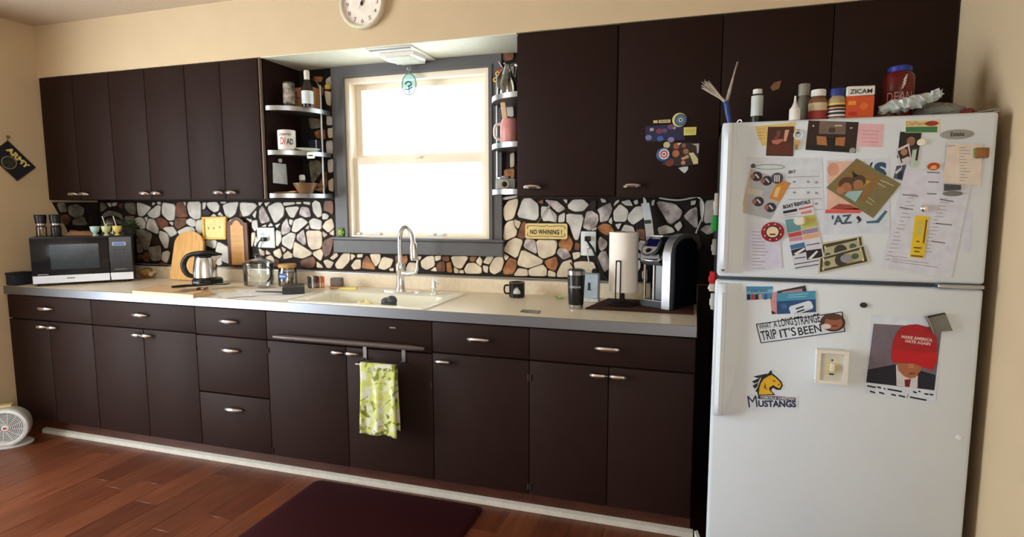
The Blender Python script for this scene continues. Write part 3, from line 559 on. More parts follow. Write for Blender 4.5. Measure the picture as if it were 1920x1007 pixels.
# army pennant on the left wall
fp = [onX(u, v, .004) for u, v in ((14, 264), (66, 314), (32, 339), (-21, 290))]
q = sum(fp, Vector())/4; t = thing('army_pennant', 'black pennant with yellow army lettering hanging on the end wall', 'pennant', q)
B().prism([p-q for p in fp], (.003, 0, 0)).obj('cloth', C(26, 28, 36, .8), t)
ed = B()
for i in range(4): ed.tube([fp[i]-q+Vector((.003, 0, 0)), fp[(i+1) % 4]-q+Vector((.003, 0, 0))], .0022, 6)
ed.obj('piping', C(52, 50, 48), t)
a, b_ = onX(10, 281, .008), onX(50, 318, .008); ex = (b_-a); L = ex.length; ex.normalize(); ey = Vector((1, 0, 0)).cross(ex)
text('lettering', 'ARMY', a, ex, ey, L, .034, C(226, 208, 130), t, .05, base=q)
cc = onX(17, 305, .008)-q
B().tube([cc+Vector((0, .040*math.cos(i*math.pi/14), .037*math.sin(i*math.pi/14))) for i in range(28)], .002, 6, True).obj('seal_ring', C(160, 150, 100), t)
B().lathe([(0, .001), (1, .0)], n=24, mat=Matrix.Translation(cc) @ Matrix.Rotation(R(90), 4, 'Y') @ Matrix.Diagonal((.036, .039, 1, 1))).obj('seal', M('seal', (62, 66, 52), .7, scale=60, col2=(30, 32, 36)), t)
pt = onX(14, 259, .004)-q
B().ell(pt+Vector((.006, 0, .008)), .006, .012, .008).tube([pt+Vector((.004, 0, .004)), fp[0]-q], .0025, 6).obj('hanger', C(120, 100, 70), t)
# framed note, plaque, outlets, sign
def frame_on_wall(name, label, cat, quad, y, fw, d, mfr, mface):
    P = [onY(u, v, y) for u, v in quad]; q = sum(P, Vector())/4; q.y = -.0105; t = thing(name, label, cat, q); c = sum(P, Vector())/4
    I = [p+(c-p)*fw for p in P]; b = B()
    for i in range(4):
        j = (i+1) % 4; b.prism([P[i]-q, P[j]-q, I[j]-q, I[i]-q], (0, -(y-q.y)*0+(q.y-y)*0+d, 0))
    b.obj('frame', mfr, t, flat=True)
    B().prism([p-q+Vector((0, d*.5, 0)) for p in I], (0, d*.4, 0)).obj('picture_face', mface, t, flat=True)
    return t, q, P
t, q, P = frame_on_wall('framed_note', 'small square yellow framed picture on the stone backsplash', 'picture', ((378, 407), (423, 406), (423, 449), (380, 449)), -.028, .16, .016, C(226, 190, 90, .45), C(236, 224, 150, .5))
for u, v in ((391, 428), (401, 428), (412, 426)): 
    s_ = onY(u, v, -.021)-q; B().box(s_.x-.005, s_.y-.0004, s_.z-.007, s_.x+.004, s_.y, s_.z+.006).obj('printed_figure', C(150, 130, 90), t)
def arch(u0, u1, vt, vb, vs, y):
    "pointed-shoulder plaque outline in wall coordinates"
    a, b_ = onY(u0, vb, y), onY(u1, vb, y); c = onY((u0+u1)/2, vt, y); s = onY(u0, vs, y); w = b_.x-a.x; x0 = a.x
    return [Vector((x0, y, a.z)), Vector((b_.x, y, a.z)), Vector((b_.x, y, s.z)), Vector((x0+w*.84, y, s.z+(c.z-s.z)*.15)), Vector((x0+w*.74, y, s.z+(c.z-s.z)*.62)), Vector((x0+w*.6, y, s.z+(c.z-s.z)*.92)), Vector((x0+w*.5, y, c.z)), Vector((x0+w*.4, y, s.z+(c.z-s.z)*.92)), Vector((x0+w*.26, y, s.z+(c.z-s.z)*.62)), Vector((x0+w*.16, y, s.z+(c.z-s.z)*.15)), Vector((x0, y, s.z))]
q = onY(451, 455, -.0105); t = thing('wooden_plaque', 'tall arched wooden plaque with dark border on the backsplash', 'plaque', q)
B().prism([p-q for p in arch(432, 470, 407, 500, 418, -.0105)], (0, -.014, 0)).obj('backing', m_wood2, t)
B().prism([p-q for p in arch(436, 460, 413, 496, 423, -.0246)], (0, -.004, 0)).obj('face', M('pine', (218, 164, 100), .5, var=.1, scale=6, stretch=(1, 1, 6)), t)
B().tube([onY(450, 407, -.014)-q, onY(451, 397, -.012)-q, onY(453, 407, -.014)-q], .003, 6).obj('hanging_loop', C(170, 130, 90), t)
def outlet(label, u0, u1, v0, v1, gang, y=-.0105):
    a, b_ = onY(u0, v1, y), onY(u1, v0, y); q = (a+b_)/2; t = thing('wall_outlet', label, 'outlet', q); w, h = (b_.x-a.x)/2, (b_.z-a.z)/2
    B().box(-w, -.006, -h, w, 0, h, .004, 2).obj('cover_plate', C(226, 232, 232, .35), t)
    for k in range(gang):
        cx = (k-(gang-1)/2)*.046
        for s in (-1, 1):
            if gang == 2 and k == 1:
                if s == 1: B().box(cx-.005, -.012, -.012, cx+.005, -.006, .012, .002, 1).obj('toggle', m_white, t)
                continue
            B().lathe([(.016, .0), (.016, .0015), (0, .0015)], n=20, mat=Matrix.Translation((cx, -.006, s*.020)) @ Matrix.Rotation(R(90), 4, 'X')).obj('socket', C(214, 220, 220, .4), t)
            B().box(cx-.007, -.0080, s*.020-.005, cx-.005, -.0074, s*.020+.006).box(cx+.005, -.0080, s*.020-.005, cx+.007, -.0074, s*.020+.006).obj('slot', m_blackm, t)
    return t, q
t, q1 = outlet('white double outlet with black plug next to the wooden plaque', 484, 515, 427, 464, 2)
t, q2 = outlet('white outlet with two plugs beside the paper towel', 1089, 1118, 434, 479, 1)
t = thing('power_cord', 'black kettle plug and cord in the double outlet', 'cord', q1)
e = onY(495, 449, -.03)-q1; 
B().box(e.x-.016, -.034, e.z-.012, e.x+.014, -.0075, e.z+.013, .005, 2).obj('plug', m_black, t)
B().tube([e+Vector((-.012, -.012, 0)), onY(484, 456, -.035)-q1, onY(483, 470, -.035)-q1, onY(490, 484, -.035)-q1, onY(478, 492, -.04)-q1, onY(440, 500, -.04)-q1], .0035, 8).obj('flex', m_black, t)
t = thing('power_cord', 'black plug and cord running down behind the paper towel', 'cord', q2)
e = onY(1102, 448, -.025)-q2
B().box(e.x-.014, -.036, e.z-.012, e.x+.016, -.0075, e.z+.014, .005, 2).obj('plug', m_black, t)
B().tube([e+Vector((0, -.02, -.008)), onY(1112, 468, -.04)-q2, onY(1122, 492, -.04)-q2, onY(1135, 517, -.04)-q2, onY(1150, 530, -.04)-q2], .0055, 8).obj('flex', m_black, t)
t = thing('power_cord', 'white plug and cord hanging from the outlet behind the box', 'cord', q2)
e = onY(1102, 463, -.02)-q2
B().box(e.x-.010, -.028, e.z-.010, e.x+.012, -.0075, e.z+.010, .003, 1).obj('plug', m_white, t)
B().tube([e+Vector((0, -.02, -.008)), onY(1103, 485, -.035)-q2, onY(1107, 500, -.035)-q2, onY(1114, 508, -.04)-q2], .0035, 8).obj('flex', m_white, t)
B().lathe([(.012, -.006), (.016, 0), (.012, .006), (0, .007)], n=14, mat=Matrix.Translation(onY(1115, 509, -.045)-q2) @ Matrix.Rotation(R(90), 4, 'X')).obj('connector', m_black, t)
# sign
y = -.016; P = [onY(u, v, y) for u, v in ((986, 422), (1064, 419), (1066, 444), (985, 448))]; q = onY(1025, 434, y); q.y = -.0105; t = thing('wooden_sign', 'cream sign reading no whining hung by a cord on the stones', 'sign', q)
x0, x1, z0, z1 = P[3].x-q.x, P[1].x-q.x, P[3].z-q.z+.002, P[1].z-q.z-.001
B().prism([(x, 0, z) for x, _, z in [(a[0], 0, a[1]) for a in [(v[0]+(x0+x1)/2, v[1]+(z0+z1)/2) for v in rr(-(x1-x0)/2, (x1-x0)/2, -(z1-z0)/2, (z1-z0)/2, .012, 0)]]], (0, -.009, 0)).obj('board', C(232, 206, 138, .5), t)
wb2 = q+Vector((0, -.0095, 0))
text('lettering', 'NO WHINING !', wb2+Vector((x0+.028, 0, -.016)), X, Z, x1-x0-.056, .026, m_blackm, t, .035, base=q, sp=1.1)
for s in (1, -1):
    zc = (z1-.012) if s > 0 else (z0+.012)
    B().tube([(x0+.014, -.0095, zc-s*.018), (x0+.012, -.0095, zc-s*.006), (x0+.022, -.0095, zc-s*.002), (x0+.04, -.0095, zc), (-.015, -.0095, zc-s*.003), (0, -.0095, zc+s*.002), (.015, -.0095, zc-s*.003), (x1-.04, -.0095, zc), (x1-.022, -.0095, zc-s*.002), (x1-.012, -.0095, zc-s*.006), (x1-.014, -.0095, zc-s*.018)], .0014, 6).obj('scroll_line', m_blackm, t)
na = onY(1029, 388, -.014)-q
B().tube([(-.055, -.004, z1-.004), na+Vector((-.003, 0, 0)), na+Vector((.003, 0, 0)), (.055, -.004, z1-.004)], .0018, 6).obj('cord', C(150, 140, 110), t)
B().lathe([(.006, 0), (.006, .006), (0, .008)], n=10, mat=Matrix.Translation(na+Vector((0, .002, 0))) @ Matrix.Rotation(R(90), 4, 'X')).obj('nail', m_steel, t)

# ------------------------------------------------------------------ worktop things
ZW = .9146
def onW(u, v): return onZ(u, v, ZW)
# microwave
fl_, fr_ = Vector((.222, -.604, ZW)), Vector((.556, -.222, ZW)); ang = math.atan2(fr_.y-fl_.y, fr_.x-fl_.x); mwid = (fr_-fl_).length; md, mh = .285, .292
t = thing('microwave_oven', 'black microwave oven with steel lower trim set across the corner', 'microwave', fl_, ang); mw = t
B().box(0, 0, .012, mwid, md, mh, .006, 2).obj('casing', M('micro_case', (52, 52, 54), .4), t)
B().box(.002, -.012, .066, mwid-.125, .0, mh-.006, .004, 2).obj('oven_door', C(18, 22, 30, .12), t)
B().box(.095, -.0132, .098, mwid-.175, -.0122, mh-.045).obj('door_window', M('micro_glass', (44, 54, 62), .10, var=.1), t)
B().box(mwid-.123, -.011, .066, mwid-.002, .0, mh-.006, .003, 1).obj('control_panel', C(14, 15, 22, .2), t)
B().box(.002, -.011, .014, mwid-.125, .0, .064, .003, 1).obj('steel_trim', m_steel, t); B().box(mwid-.123, -.011, .014, mwid-.002, .0, .064, .003, 1).obj('steel_trim', m_steel, t)
B().box(.165, -.0125, .040, .205, -.011, .045).obj('badge', C(90, 70, 40), t)
B().box(mwid-.104, -.0122, mh-.062, mwid-.034, -.011, mh-.040).obj('display_frame', C(190, 200, 216), t); B().box(mwid-.098, -.0126, mh-.059, mwid-.040, -.0121, mh-.044).obj('display', C(70, 120, 210, .3), t)
k = B()
for i in range(5):
    for j in range(3): k.box(mwid-.098+j*.022, -.0118, .12+i*.020, mwid-.082+j*.022, -.0109, .128+i*.020)
k.obj('keypad_print', C(60, 66, 78), t); B().box(mwid-.10, -.0118, .078, mwid-.035, -.0109, .084).obj('logo_print', C(110, 112, 116), t)
for x in (.02, mwid-.04):
    for yy in (.02, md-.04): B().lathe([(.012, 0), (.012, .013), (0, .013)], (x, yy, 0), 10).obj('foot', m_black, t)
B().tube([(.03, -.014, .070), (.055, -.016, .071), (.08, -.014, .070)], .003, 8).obj('door_latch_glint', m_steel, t)
mm = Matrix.Translation(fl_) @ Matrix.Rotation(ang, 4, 'Z')
def onmic(x, y): v = mm @ Vector((x, y, mh)); v.z += .0006; return v
def grinder(pos, label, body):
    t = thing('pepper_grinder', label, 'grinder', pos, group='grinders on the microwave')
    B().lathe([(0, 0), (.026, 0), (.027, .004), (.027, .058), (.020, .066), (.020, .070), (0, .07)], n=20).obj('grinder_base', body, t)
    B().lathe([(.022, .068), (.023, .072), (.023, .080), (0, .08)], n=20).obj('steel_collar', m_steel, t); B().lathe([(.028, .079), (.027, .084), (.031, .128), (.028, .132), (0, .132)], n=20).obj('grinder_top', m_black, t)
grinder(onmic(.055, .055), 'glass grinder with black top at the outer corner of the microwave', pane_mat('smoky_glass', (.55, .45, .36), .12)); grinder(onmic(.125, .055), 'dark filled grinder with black top next to the glass grinder', C(30, 30, 36, .25))
def footed(pos, label, col, spoon):
    t = thing('egg_cup', label, 'bowl', pos, group='small footed bowls on the microwave')
    B().lathe([(0, 0), (.016, 0), (.016, .003), (.008, .009), (.009, .016), (.021, .027), (.0255, .046), (.027, .058), (.025, .058), (.021, .036), (.010, .021), (0, .019)], n=24).obj('cup', C(*col, .35), t)
    if spoon: B().tube([(.004, 0, .028), (-.020, .008, .075), (-.050, .020, .118)], [.0034, .0028, .0034], 8).obj('spoon', C(226, 226, 220, .3), t)
footed(onmic(.318, .042), 'pale blue footed cup on the microwave without a spoon', (178, 212, 206), False); footed(onmic(.375, .042), 'pale green footed cup with a white spoon on the microwave', (206, 216, 160), True); footed(onmic(.432, .042), 'yellow footed cup with a white spoon on the microwave', (236, 216, 120), True)
p = onmic(.40, .212); t = thing('glass_dome', 'clear glass dome behind the coloured cups on the microwave', 'dome', p)
B().lathe([(.066, 0), (.067, .05), (.058, .09), (.036, .112), (.008, .122), (.008, .130), (.013, .138), (0, .142)], n=28).obj('dome_glass', m_jar, t)
p = onmic(.497, .128); t = thing('potted_fern', 'small dark green plant in a pot at the microwave end', 'plant', p)
B().lathe([(0, 0), (.026, 0), (.034, .045), (.030, .045), (.028, .04), (0, .038)], n=18).obj('pot', C(40, 40, 40), t)
random.seed(7); b = B()
for i in range(34):
    a, e_ = random.uniform(0, 6.28), random.uniform(.3, 1.3); d = Vector((math.cos(a)*math.cos(e_), math.sin(a)*math.cos(e_), math.sin(e_))); l = random.uniform(.04, .085); s_ = d.cross(Z).normalized()*.010; c0 = Vector((0, 0, .038))
    b.prism([c0, c0+d*l*.6+s_, c0+d*l-Vector((0, 0, .012)), c0+d*l*.6-s_], Vector((0, 0, .0008)))
o = b.obj('leaves', M('fern', (62, 84, 50), .5, var=.3), t, flat=True); o['kind'] = 'stuff'
p = onmic(.245, .12); t = thing('paper_bag', 'crumpled tan paper bag lying behind the cups on the microwave', 'bag', p, ang)
b = B(); random.seed(3); g_ = [[b.bm.verts.new((-.09+i*.03, -.03+j*.03, (.001 if j in (0, 3) or i in (0, 6) else random.uniform(.018, .042))*(1.2-.12*i))) for j in range(4)] for i in range(7)]
for i in range(6):
    for j in range(3): b.bm.faces.new([g_[i][j], g_[i+1][j], g_[i+1][j+1], g_[i][j+1]])
b.bm.faces.new([g_[i][0] for i in range(7)]+[g_[6][1], g_[6][2]]+[g_[i][3] for i in range(6, -1, -1)]+[g_[0][2], g_[0][1]])
b.obj('bag_paper', C(180, 138, 104, .7), t, flat=True)
t = thing('blue_pouch', 'dark navy box pushed between microwave and end wall', 'box', (.046, -.560, ZW))
B().box(-.038, -.055, 0, .036, .05, .072, .008, 2).obj('box_body', C(32, 34, 48, .7), t); B().box(-.040, -.057, .064, .038, .052, .078, .006, 2).obj('lid', C(24, 26, 38, .7), t)
p = onW(268, 522); t = thing('bread_bag', 'small bag of golden bread pressed against the backsplash', 'bread', (p.x+.0, -.075, ZW))
b = B(); b.ell((0, 0, .032), .052, .034, .032, 18, 10)
random.seed(5)
for v in b.bm.verts: v.co += Vector((random.uniform(-.006, .006), random.uniform(-.006, .006), random.uniform(-.004, .006) if v.co.z > .01 else 0))
b.obj('loaf', M('bread', (206, 160, 96), .5, scale=25, col2=(150, 96, 44)), t)
b = B(); b.tube([(.04, 0, .03), (.06, 0, .036), (.075, .005, .05)], [.02, .006, .016], 8); b.obj('bag_twist', C(226, 206, 160, .4), t)
# arched maple board + dark one behind
def board(name, label, uL, uR, vT, vB, depth, yb, mat, th, lean):
    a = onW(uL, vB); s = 300; w = (uR-uL)/pm(Vector((a.x, yb, ZW))); h = (vB-vT)/pm(Vector((a.x, yb, 1.05)))/math.cos(lean)
    q = Vector((onY((uL+uR)/2, vB, yb).x, yb, ZW+.0038)); t = thing(name, label, 'board', q)
    P = [(-w/2, 0, 0), (w/2, 0, 0), (w/2*.93, 0, h*.72)]+[(w/2*.93*math.cos(R(k)), 0, h*.72+h*.28*math.sin(R(k))) for k in range(15, 180, 15)]+[(-w/2*.93, 0, h*.72)]
    m_ = Matrix.Rotation(-lean, 4, 'X'); b = B(); b.prism([m_ @ Vector(p) for p in P], m_ @ Vector((0, th, 0))); b.obj('board_body', mat, t); return t, w, h
board('bread_board', 'large arched maple board leaning on the backsplash', 310, 384, 438, 529, 0, -.108, m_wood, .016, R(11))
board('slate_board', 'dark wooden board behind the maple board', 326, 387, 442, 524, 0, -.084, m_wood2, .012, R(10))
# kettle
p = onW(391, 531); t = thing('electric_kettle', 'stainless electric kettle with black handle on its base', 'kettle', (p.x, p.y-.021, ZW))
kp = Vector((p.x, p.y, ZW))
B().lathe([(0, 0), (.084, 0), (.086, .006), (.084, .030), (.076, .036), (0, .036)], (.016, 0, 0), n=32).obj('power_base', m_black, t)
B().box(-.006, -.0875, .014, .036, -.0835, .020).obj('logo_print', C(200, 200, 200), t)
B().lathe([(0, .037), (.064, .037), (.068, .042), (.066, .09), (.058, .145), (.052, .165), (0, .165)], (0, 0, 0), 32).obj('kettle_body', m_chrome, t)
B().lathe([(.055, .163), (.054, .172), (.040, .182), (.012, .188), (0, .188)], n=28).obj('lid', m_black, t)
d = Vector((.86, .5, 0)).normalized(); hx = Vector((-.95, -.3, 0)).normalized()
B().prism([d*.045+Vector((0, 0, .125))+d.cross(Z)*.02, d*.105+Vector((0, 0, .172)), d*.045+Vector((0, 0, .125))-d.cross(Z)*.02, d*.04+Vector((0, 0, .17))-d.cross(Z)*.03, d*.04+Vector((0, 0, .17))+d.cross(Z)*.03], Vector((0, 0, .003))).obj('spout', m_chrome, t)
B().tube([d*.10+Vector((0, 0, .178)), d*.04+Vector((0, 0, .188)), Vector((0, 0, .19)), hx*.05+Vector((0, 0, .186)), hx*.10+Vector((0, 0, .170)), hx*.128+Vector((0, 0, .13)), hx*.128+Vector((0, 0, .09)), hx*.105+Vector((0, 0, .055)), hx*.068+Vector((0, 0, .042))], [.006, .014, .013, .013, .015, .017, .017, .015, .011], 12).obj('handle', m_black, t)
# chopping board, knives, papers
def slab(name, label, cat, quad, z0, th, mat, rads=0):
    P = [onZ(u, v, z0+th) for u, v in quad]; q = sum(P, Vector())/4; q.z = z0; t = thing(name, label, cat, q)
    B().prism([(p.x-q.x, p.y-q.y, 0) for p in P], (0, 0, th)).obj(name.split('_')[-1]+'_body', mat, t); return t, q
cbz = ZW+.0004
t, q = slab('chopping_board', 'flat pale wooden chopping board at the front of the worktop', 'board', ((248, 545), (362, 553), (396, 545), (300, 533)), cbz, .020, M('pale_wood', (226, 190, 146), .5, var=.08, scale=5, stretch=(1, 8, 1)))
b1_ = B(); e0, e1 = onZ(362, 553, cbz+.021), onZ(396, 545, cbz+.021); 
b1_.tube([e0-q+Vector((-.012, .01, 0)), e1-q+Vector((-.012, -.004, 0))], .0015, 6).obj('groove_line', C(150, 104, 66), t)
zk = cbz+.021
t = thing('black_turner', 'black plastic kitchen turner lying by the kettle', 'utensil', onZ(360, 537, zk+.006)); q = onZ(360, 537, zk+.006)
B().tube([onZ(322, 538, zk+.008)-q, onZ(345, 536, zk+.008)-q, onZ(372, 535, zk+.008)-q, onZ(396, 533, zk+.008)-q], [.010, .014, .011, .008], 10, flat=.55).obj('turner_grip', m_black, t)
B().box(-.045, -.025, -.004, .045, .025, 0, .002, 1, mat=Matrix.Translation(onZ(414, 532, zk+.006)-q) @ Matrix.Rotation(R(20), 4, 'Z')).obj('turner_blade', m_black, t)
q = onZ(358, 545, zk+.002); t = thing('kitchen_knife', 'knife with wooden handle lying on the chopping board', 'knife', q)
P = [onZ(u, v, zk+.001)-q for u, v in ((323, 548), (345, 543), (366, 541), (366, 544), (345, 548))]; B().prism(P, (0, 0, .0015)).obj('blade', m_steel, t)
B().tube([onZ(366, 543, zk+.006)-q, onZ(374, 541, zk+.007)-q, onZ(382, 542, zk+.007)-q, onZ(388, 540, zk+.006)-q], [.006, .008, .007, .008], 10).obj('handle', M('knife_wood', (170, 110, 70), .4, scale=20, col2=(60, 36, 24)), t)
def paper(label, quad, z, mat, group='loose papers on the worktop', name='paper_sheet'):
    P = [onZ(u, v, z) for u, v in quad]; q = sum(P, Vector())/4
    P = [Vector((p.x, max(p.y, -.619), p.z)) for p in P]
    o = B().prism([p-q for p in P], (0, 0, .0012)).obj(name, mat, loc=q, flat=True); return tag(o, label, 'paper', group)
paper('tan envelope under the white papers beside the chopping board', ((396, 541), (440, 537), (520, 541), (480, 553)), ZW+.0006, C(226, 204, 164, .7))
paper('white sheet fanned out at the worktop edge beside the chopping board', ((396, 550), (470, 545), (520, 553), (425, 558)), ZW+.0022, m_paper)
paper('white sheet nearest the sink in the spread of papers', ((440, 561), (540, 549), (600, 548), (530, 563)), ZW+.0006, m_paper)
paper('top white sheet with curled corner behind the pen', ((440, 543), (515, 541), (560, 549), (470, 555)), ZW+.0040, C(240, 238, 236, .7))
q = onZ(520, 547, ZW+.009); t = thing('black_pen', 'black pen lying on the papers', 'pen', q)
B().tube([onZ(479, 546, ZW+.009)-q, onZ(500, 547, ZW+.009)-q, onZ(535, 548, ZW+.009)-q], [.002, .0045, .0045], 8).obj('barrel', m_black, t); B().tube([onZ(535, 548, ZW+.009)-q, onZ(548, 548, ZW+.009)-q], .005, 8).obj('pen_cap', C(40, 40, 44), t)
# jars
p = onW(486, 532); t = thing('glass_jar', 'large clear glass canister with lid standing below the outlet', 'jar', (p.x, -.135, ZW))
x_ = onY(486, 532, -.135).x; t.location.x = x_
B().lathe([(0, .002), (.078, 0), (.085, .004), (.086, .105), (.089, .13), (.085, .13), (.082, .105), (.081, .008), (0, .007)], n=36).obj('jar_body', m_jar, t)
B().lathe([(.091, .130), (.090, .136), (.06, .152), (.022, .160), (.016, .166), (.024, .178), (.016, .188), (0, .19)], n=32).obj('glass_lid', m_jar, t)
B().tube([(.085, -.03, .115), (.115, -.035, .10), (.118, -.035, .06), (.088, -.03, .025)], .005, 8).obj('handle', m_black, t)
x_ = onY(540, 530, -.115).x; t = thing('coffee_jar', 'glass jar with tan lid and blue label between canister and small boxes', 'jar', (x_, -.115, ZW))
B().lathe([(0, .002), (.050, 0), (.055, .006), (.054, .085), (.047, .105), (.047, .112), (.044, .112), (.05, .085), (.051, .008), (0, .006)], n=28).obj('jar_body', m_jar, t)
B().lathe([(.050, .110), (.052, .114), (.052, .128), (.049, .131), (0, .131)], n=28).obj('lid', C(206, 156, 92, .4), t)
ca = math.atan2(CAM.y+.115, CAM.x-x_)
b = B()
for i in range(14):
    a0, a1 = ca-1.1+i*.08, ca-1.1+(i+1)*.08; k0, k1 = math.sin(math.pi*i/14), math.sin(math.pi*(i+1)/14)
    z = .062; r_ = .0558
    vs = [b.bm.verts.new((r_*math.cos(a), r_*math.sin(a), z+s*.020*kk)) for a, kk, s in ((a0, max(k0, .05), -1), (a1, max(k1, .05), -1), (a1, max(k1, .05), 1), (a0, max(k0, .05), 1))]; b.bm.faces.new(vs)
b.obj('oval_label', C(64, 110, 190), t); curved(t, '~~~', p, .0562, ca-.95, ca-.2, .056, .068, m_white, .05)
B().lathe([(0, .006), (.048, .008), (.047, .08), (.0, .082)], n=24).obj('jar_contents', M('jar_fill', (196, 180, 160), .8, scale=40, col2=(70, 56, 50)), t)
p = onZ(495, 540, ZW); t = thing('jar_lid', 'small upturned metal lid in front of the glass canister', 'lid', (p.x, p.y, ZW+.006)); B().lathe([(0, 0), (.034, 0), (.037, .010), (.035, .010), (.032, .003), (0, .003)], n=24).obj('lid_body', m_steel, t)
t, q = slab('phone_charger_box', 'small black box on the papers beside the pen', 'box', ((529, 540), (571, 538), (570, 531), (533, 532)), ZW+.006, .034, m_black); t.name = 'pocket_box'
# row of small boxes
cols = [((34, 36, 50), .012, .055), ((214, 224, 214), .012, .058), ((96, 88, 82), .012, .056), ((88, 44, 42), .016, .055), ((226, 190, 160), .010, .052), ((206, 108, 74), .018, .052)]
labs = ['narrow navy box first in the row beside the coffee jar', 'pale mint box second in the row beside the coffee jar', 'thin grey box in the row of small boxes', 'maroon box in the middle of the row of small boxes', 'thin peach box in the row of small boxes', 'orange box last in the row of small boxes']
a, e_ = onW(580, 541), onW(609, 539); dv = (e_-a); dv.z = 0; tot = sum(c[1] for c in cols); sc_ = dv.length/tot; s0 = 0; rz = math.atan2(dv.y, dv.x)
for (c, w, h), lb in zip(cols, labs):
    q = a+dv*((s0+w/2)/tot); s0 += w; w *= sc_
    t = thing('tea_box', lb, 'box', (q.x, q.y, ZW), rz, 'row of small boxes beside the sink'); B().box(-w/2+.0006, 0, 0, w/2-.0006, .05, h*1.2, .0015, 1).obj('box_body', C(*c), t)
    B().box(-w/2+.002, -.0006, .006, w/2-.002, -.0001, h*.55).obj('label', C(min(255, c[0]+70), min(255, c[1]+70), min(255, c[2]+70)), t)
p = onW(628, 542); t = thing('sponge_holder', 'wooden tray with a grey sponge behind the sink corner', 'sponge holder', (p.x, p.y+.02, ZW+.001), .1)
B().box(-.040, -.02, 0, .040, .022, .012, .003, 1).obj('tray', C(196, 140, 84, .5), t); B().box(-.036, -.014, .0125, .036, .018, .062, .006, 2).obj('sponge', M('grey_sponge', (112, 104, 100), .9, var=.2, scale=90, bump=.4), t)
p = onW(652, 545); t = thing('yellow_sponge', 'yellow cleaning cloth on the sink edge', 'cloth', (p.x+.01, p.y-.005, .9216), .2)
b = B(); b.box(-.05, -.022, 0, .05, .022, .014, .005, 2)
for v in b.bm.verts: v.co.z *= 1+.5*math.sin(v.co.x*60)
b.obj('cloth_body', C(240, 220, 140, .8), t)
q = Vector((2.40, -.45, .735)); t = thing('scrub_brush', 'dark grey scrubber standing in the sink', 'brush', (2.545, -.52, .7505))
B().lathe([(0, 0), (.036, 0), (.040, .10), (.038, .17), (.0, .175)], n=20).obj('brush_body', C(78, 80, 86), t); B().ell((-.012, 0, .176), .028, .026, .020).ell((.014, .004, .180), .026, .024, .026).obj('brush_head', C(66, 68, 74), t)
t = thing('dish_cloth', 'pale yellow dish cloth in the sink beside the scrubber', 'cloth', (2.40, -.50, .7505))
b = B(); b.ell((0, 0, .085), .085, .05, .086, 20, 12); random.seed(8)
for v in b.bm.verts: v.co += Vector((random.uniform(-.006, .006), random.uniform(-.006, .006), random.uniform(-.006, .008) if v.co.z > .02 else 0))
b.obj('cloth_body', C(238, 226, 170, .8), t)
# mug, tumbler, box, leaf, label
p = onW(967, 558); t = thing('enamel_mug', 'small black enamel mug with white print beside the backsplash', 'mug', (p.x, p.y+.02, ZW))
B().lathe([(0, .002), (.037, 0), (.041, .004), (.041, .074), (.043, .078), (.039, .077), (.038, .006), (0, .006)], n=28).obj('mug_body', m_black, t); B().lathe([(.0415, .076), (.0432, .079), (.0405, .080)], n=28).obj('rim', C(196, 176, 160, .3), t)
B().tube([(-.038, -.018, .062), (-.056, -.026, .062), (-.060, -.028, .04), (-.054, -.026, .022), (-.037, -.018, .02)], .0045, 8).obj('handle', m_black, t)
pq = Vector(t.location); ca = math.atan2(CAM.y-pq.y, CAM.x-pq.x); bb = B()
for i in range(10):
    a0, a1 = ca-.45+i*.09, ca-.45+(i+1)*.09; hh = [.010, .022, .018, .026, .030, .022, .028, .018, .014, .008][i]
    bb.bm.faces.new([bb.bm.verts.new((.0416*math.cos(a), .0416*math.sin(a), z)) for a, z in ((a0, .022), (a1, .022), (a1, .028+hh), (a0, .026+hh))])
bb.obj('print', C(200, 204, 208), t)
p = onW(1077, 580); t = thing('travel_tumbler', 'tall black tumbler with steel rim and straw on the worktop', 'tumbler', (p.x, p.y+.035, ZW))
B().lathe([(0, 0), (.031, 0), (.033, .004), (.034, .018), (0, .018)], n=28).obj('steel_foot', m_steel, t); B().lathe([(.0335, .018), (.0345, .020), (.041, .155), (.040, .157), (0, .157)], n=28).obj('tumbler_body', m_black, t)
B().lathe([(.0405, .157), (.0425, .176), (.040, .178), (.038, .170), (0, .168)], n=28).obj('steel_rim', m_steel, t); B().lathe([(.0385, .170), (.0385, .180), (.03, .184), (0, .184)], n=28).obj('lid', M('clear_lid', (60, 62, 66), .15), t)
B().tube([(.0, .0, .17), (-.02, -.004, .20), (-.028, -.006, .212)], .0035, 8).obj('straw', m_blackm, t)
pq = Vector(t.location); ca = math.atan2(CAM.y-pq.y, CAM.x-pq.x); curved(t, 'CORSAIR', p, .0396, ca-.9, ca+.6, .098, .108, C(190, 196, 200), .02)
p = onW(1105, 567); t = thing('carton', 'pale blue-grey carton printed with a figure one behind the tumbler', 'carton', (p.x+.006, p.y+.03, ZW), .06)
B().box(-.036, -.03, .02, .036, .03, .140, .003, 1).obj('carton_body', M('carton', (172, 190, 204), .5, var=.12, scale=20), t); B().box(-.038, -.032, 0, .038, .032, .020, .003, 1).obj('carton_foot', C(206, 206, 206), t)
pq = Vector(t.location); text('lettering', '1', pq+Vector((-.014, -.0305, .062)), X, Z, .012, .036, C(40, 44, 50), t, .0, base=pq); B().box(-.017, -.0312, .060, .002, -.0303, .0645).obj('serif', C(40, 44, 50), t)
t.rotation_euler = (0, 0, 0)
p = onW(1048, 562); t = thing('herb_sprig', 'bright green leafy sprig lying beside the tumbler', 'leaf', (p.x, p.y, ZW+.001))
b = B(); random.seed(12)
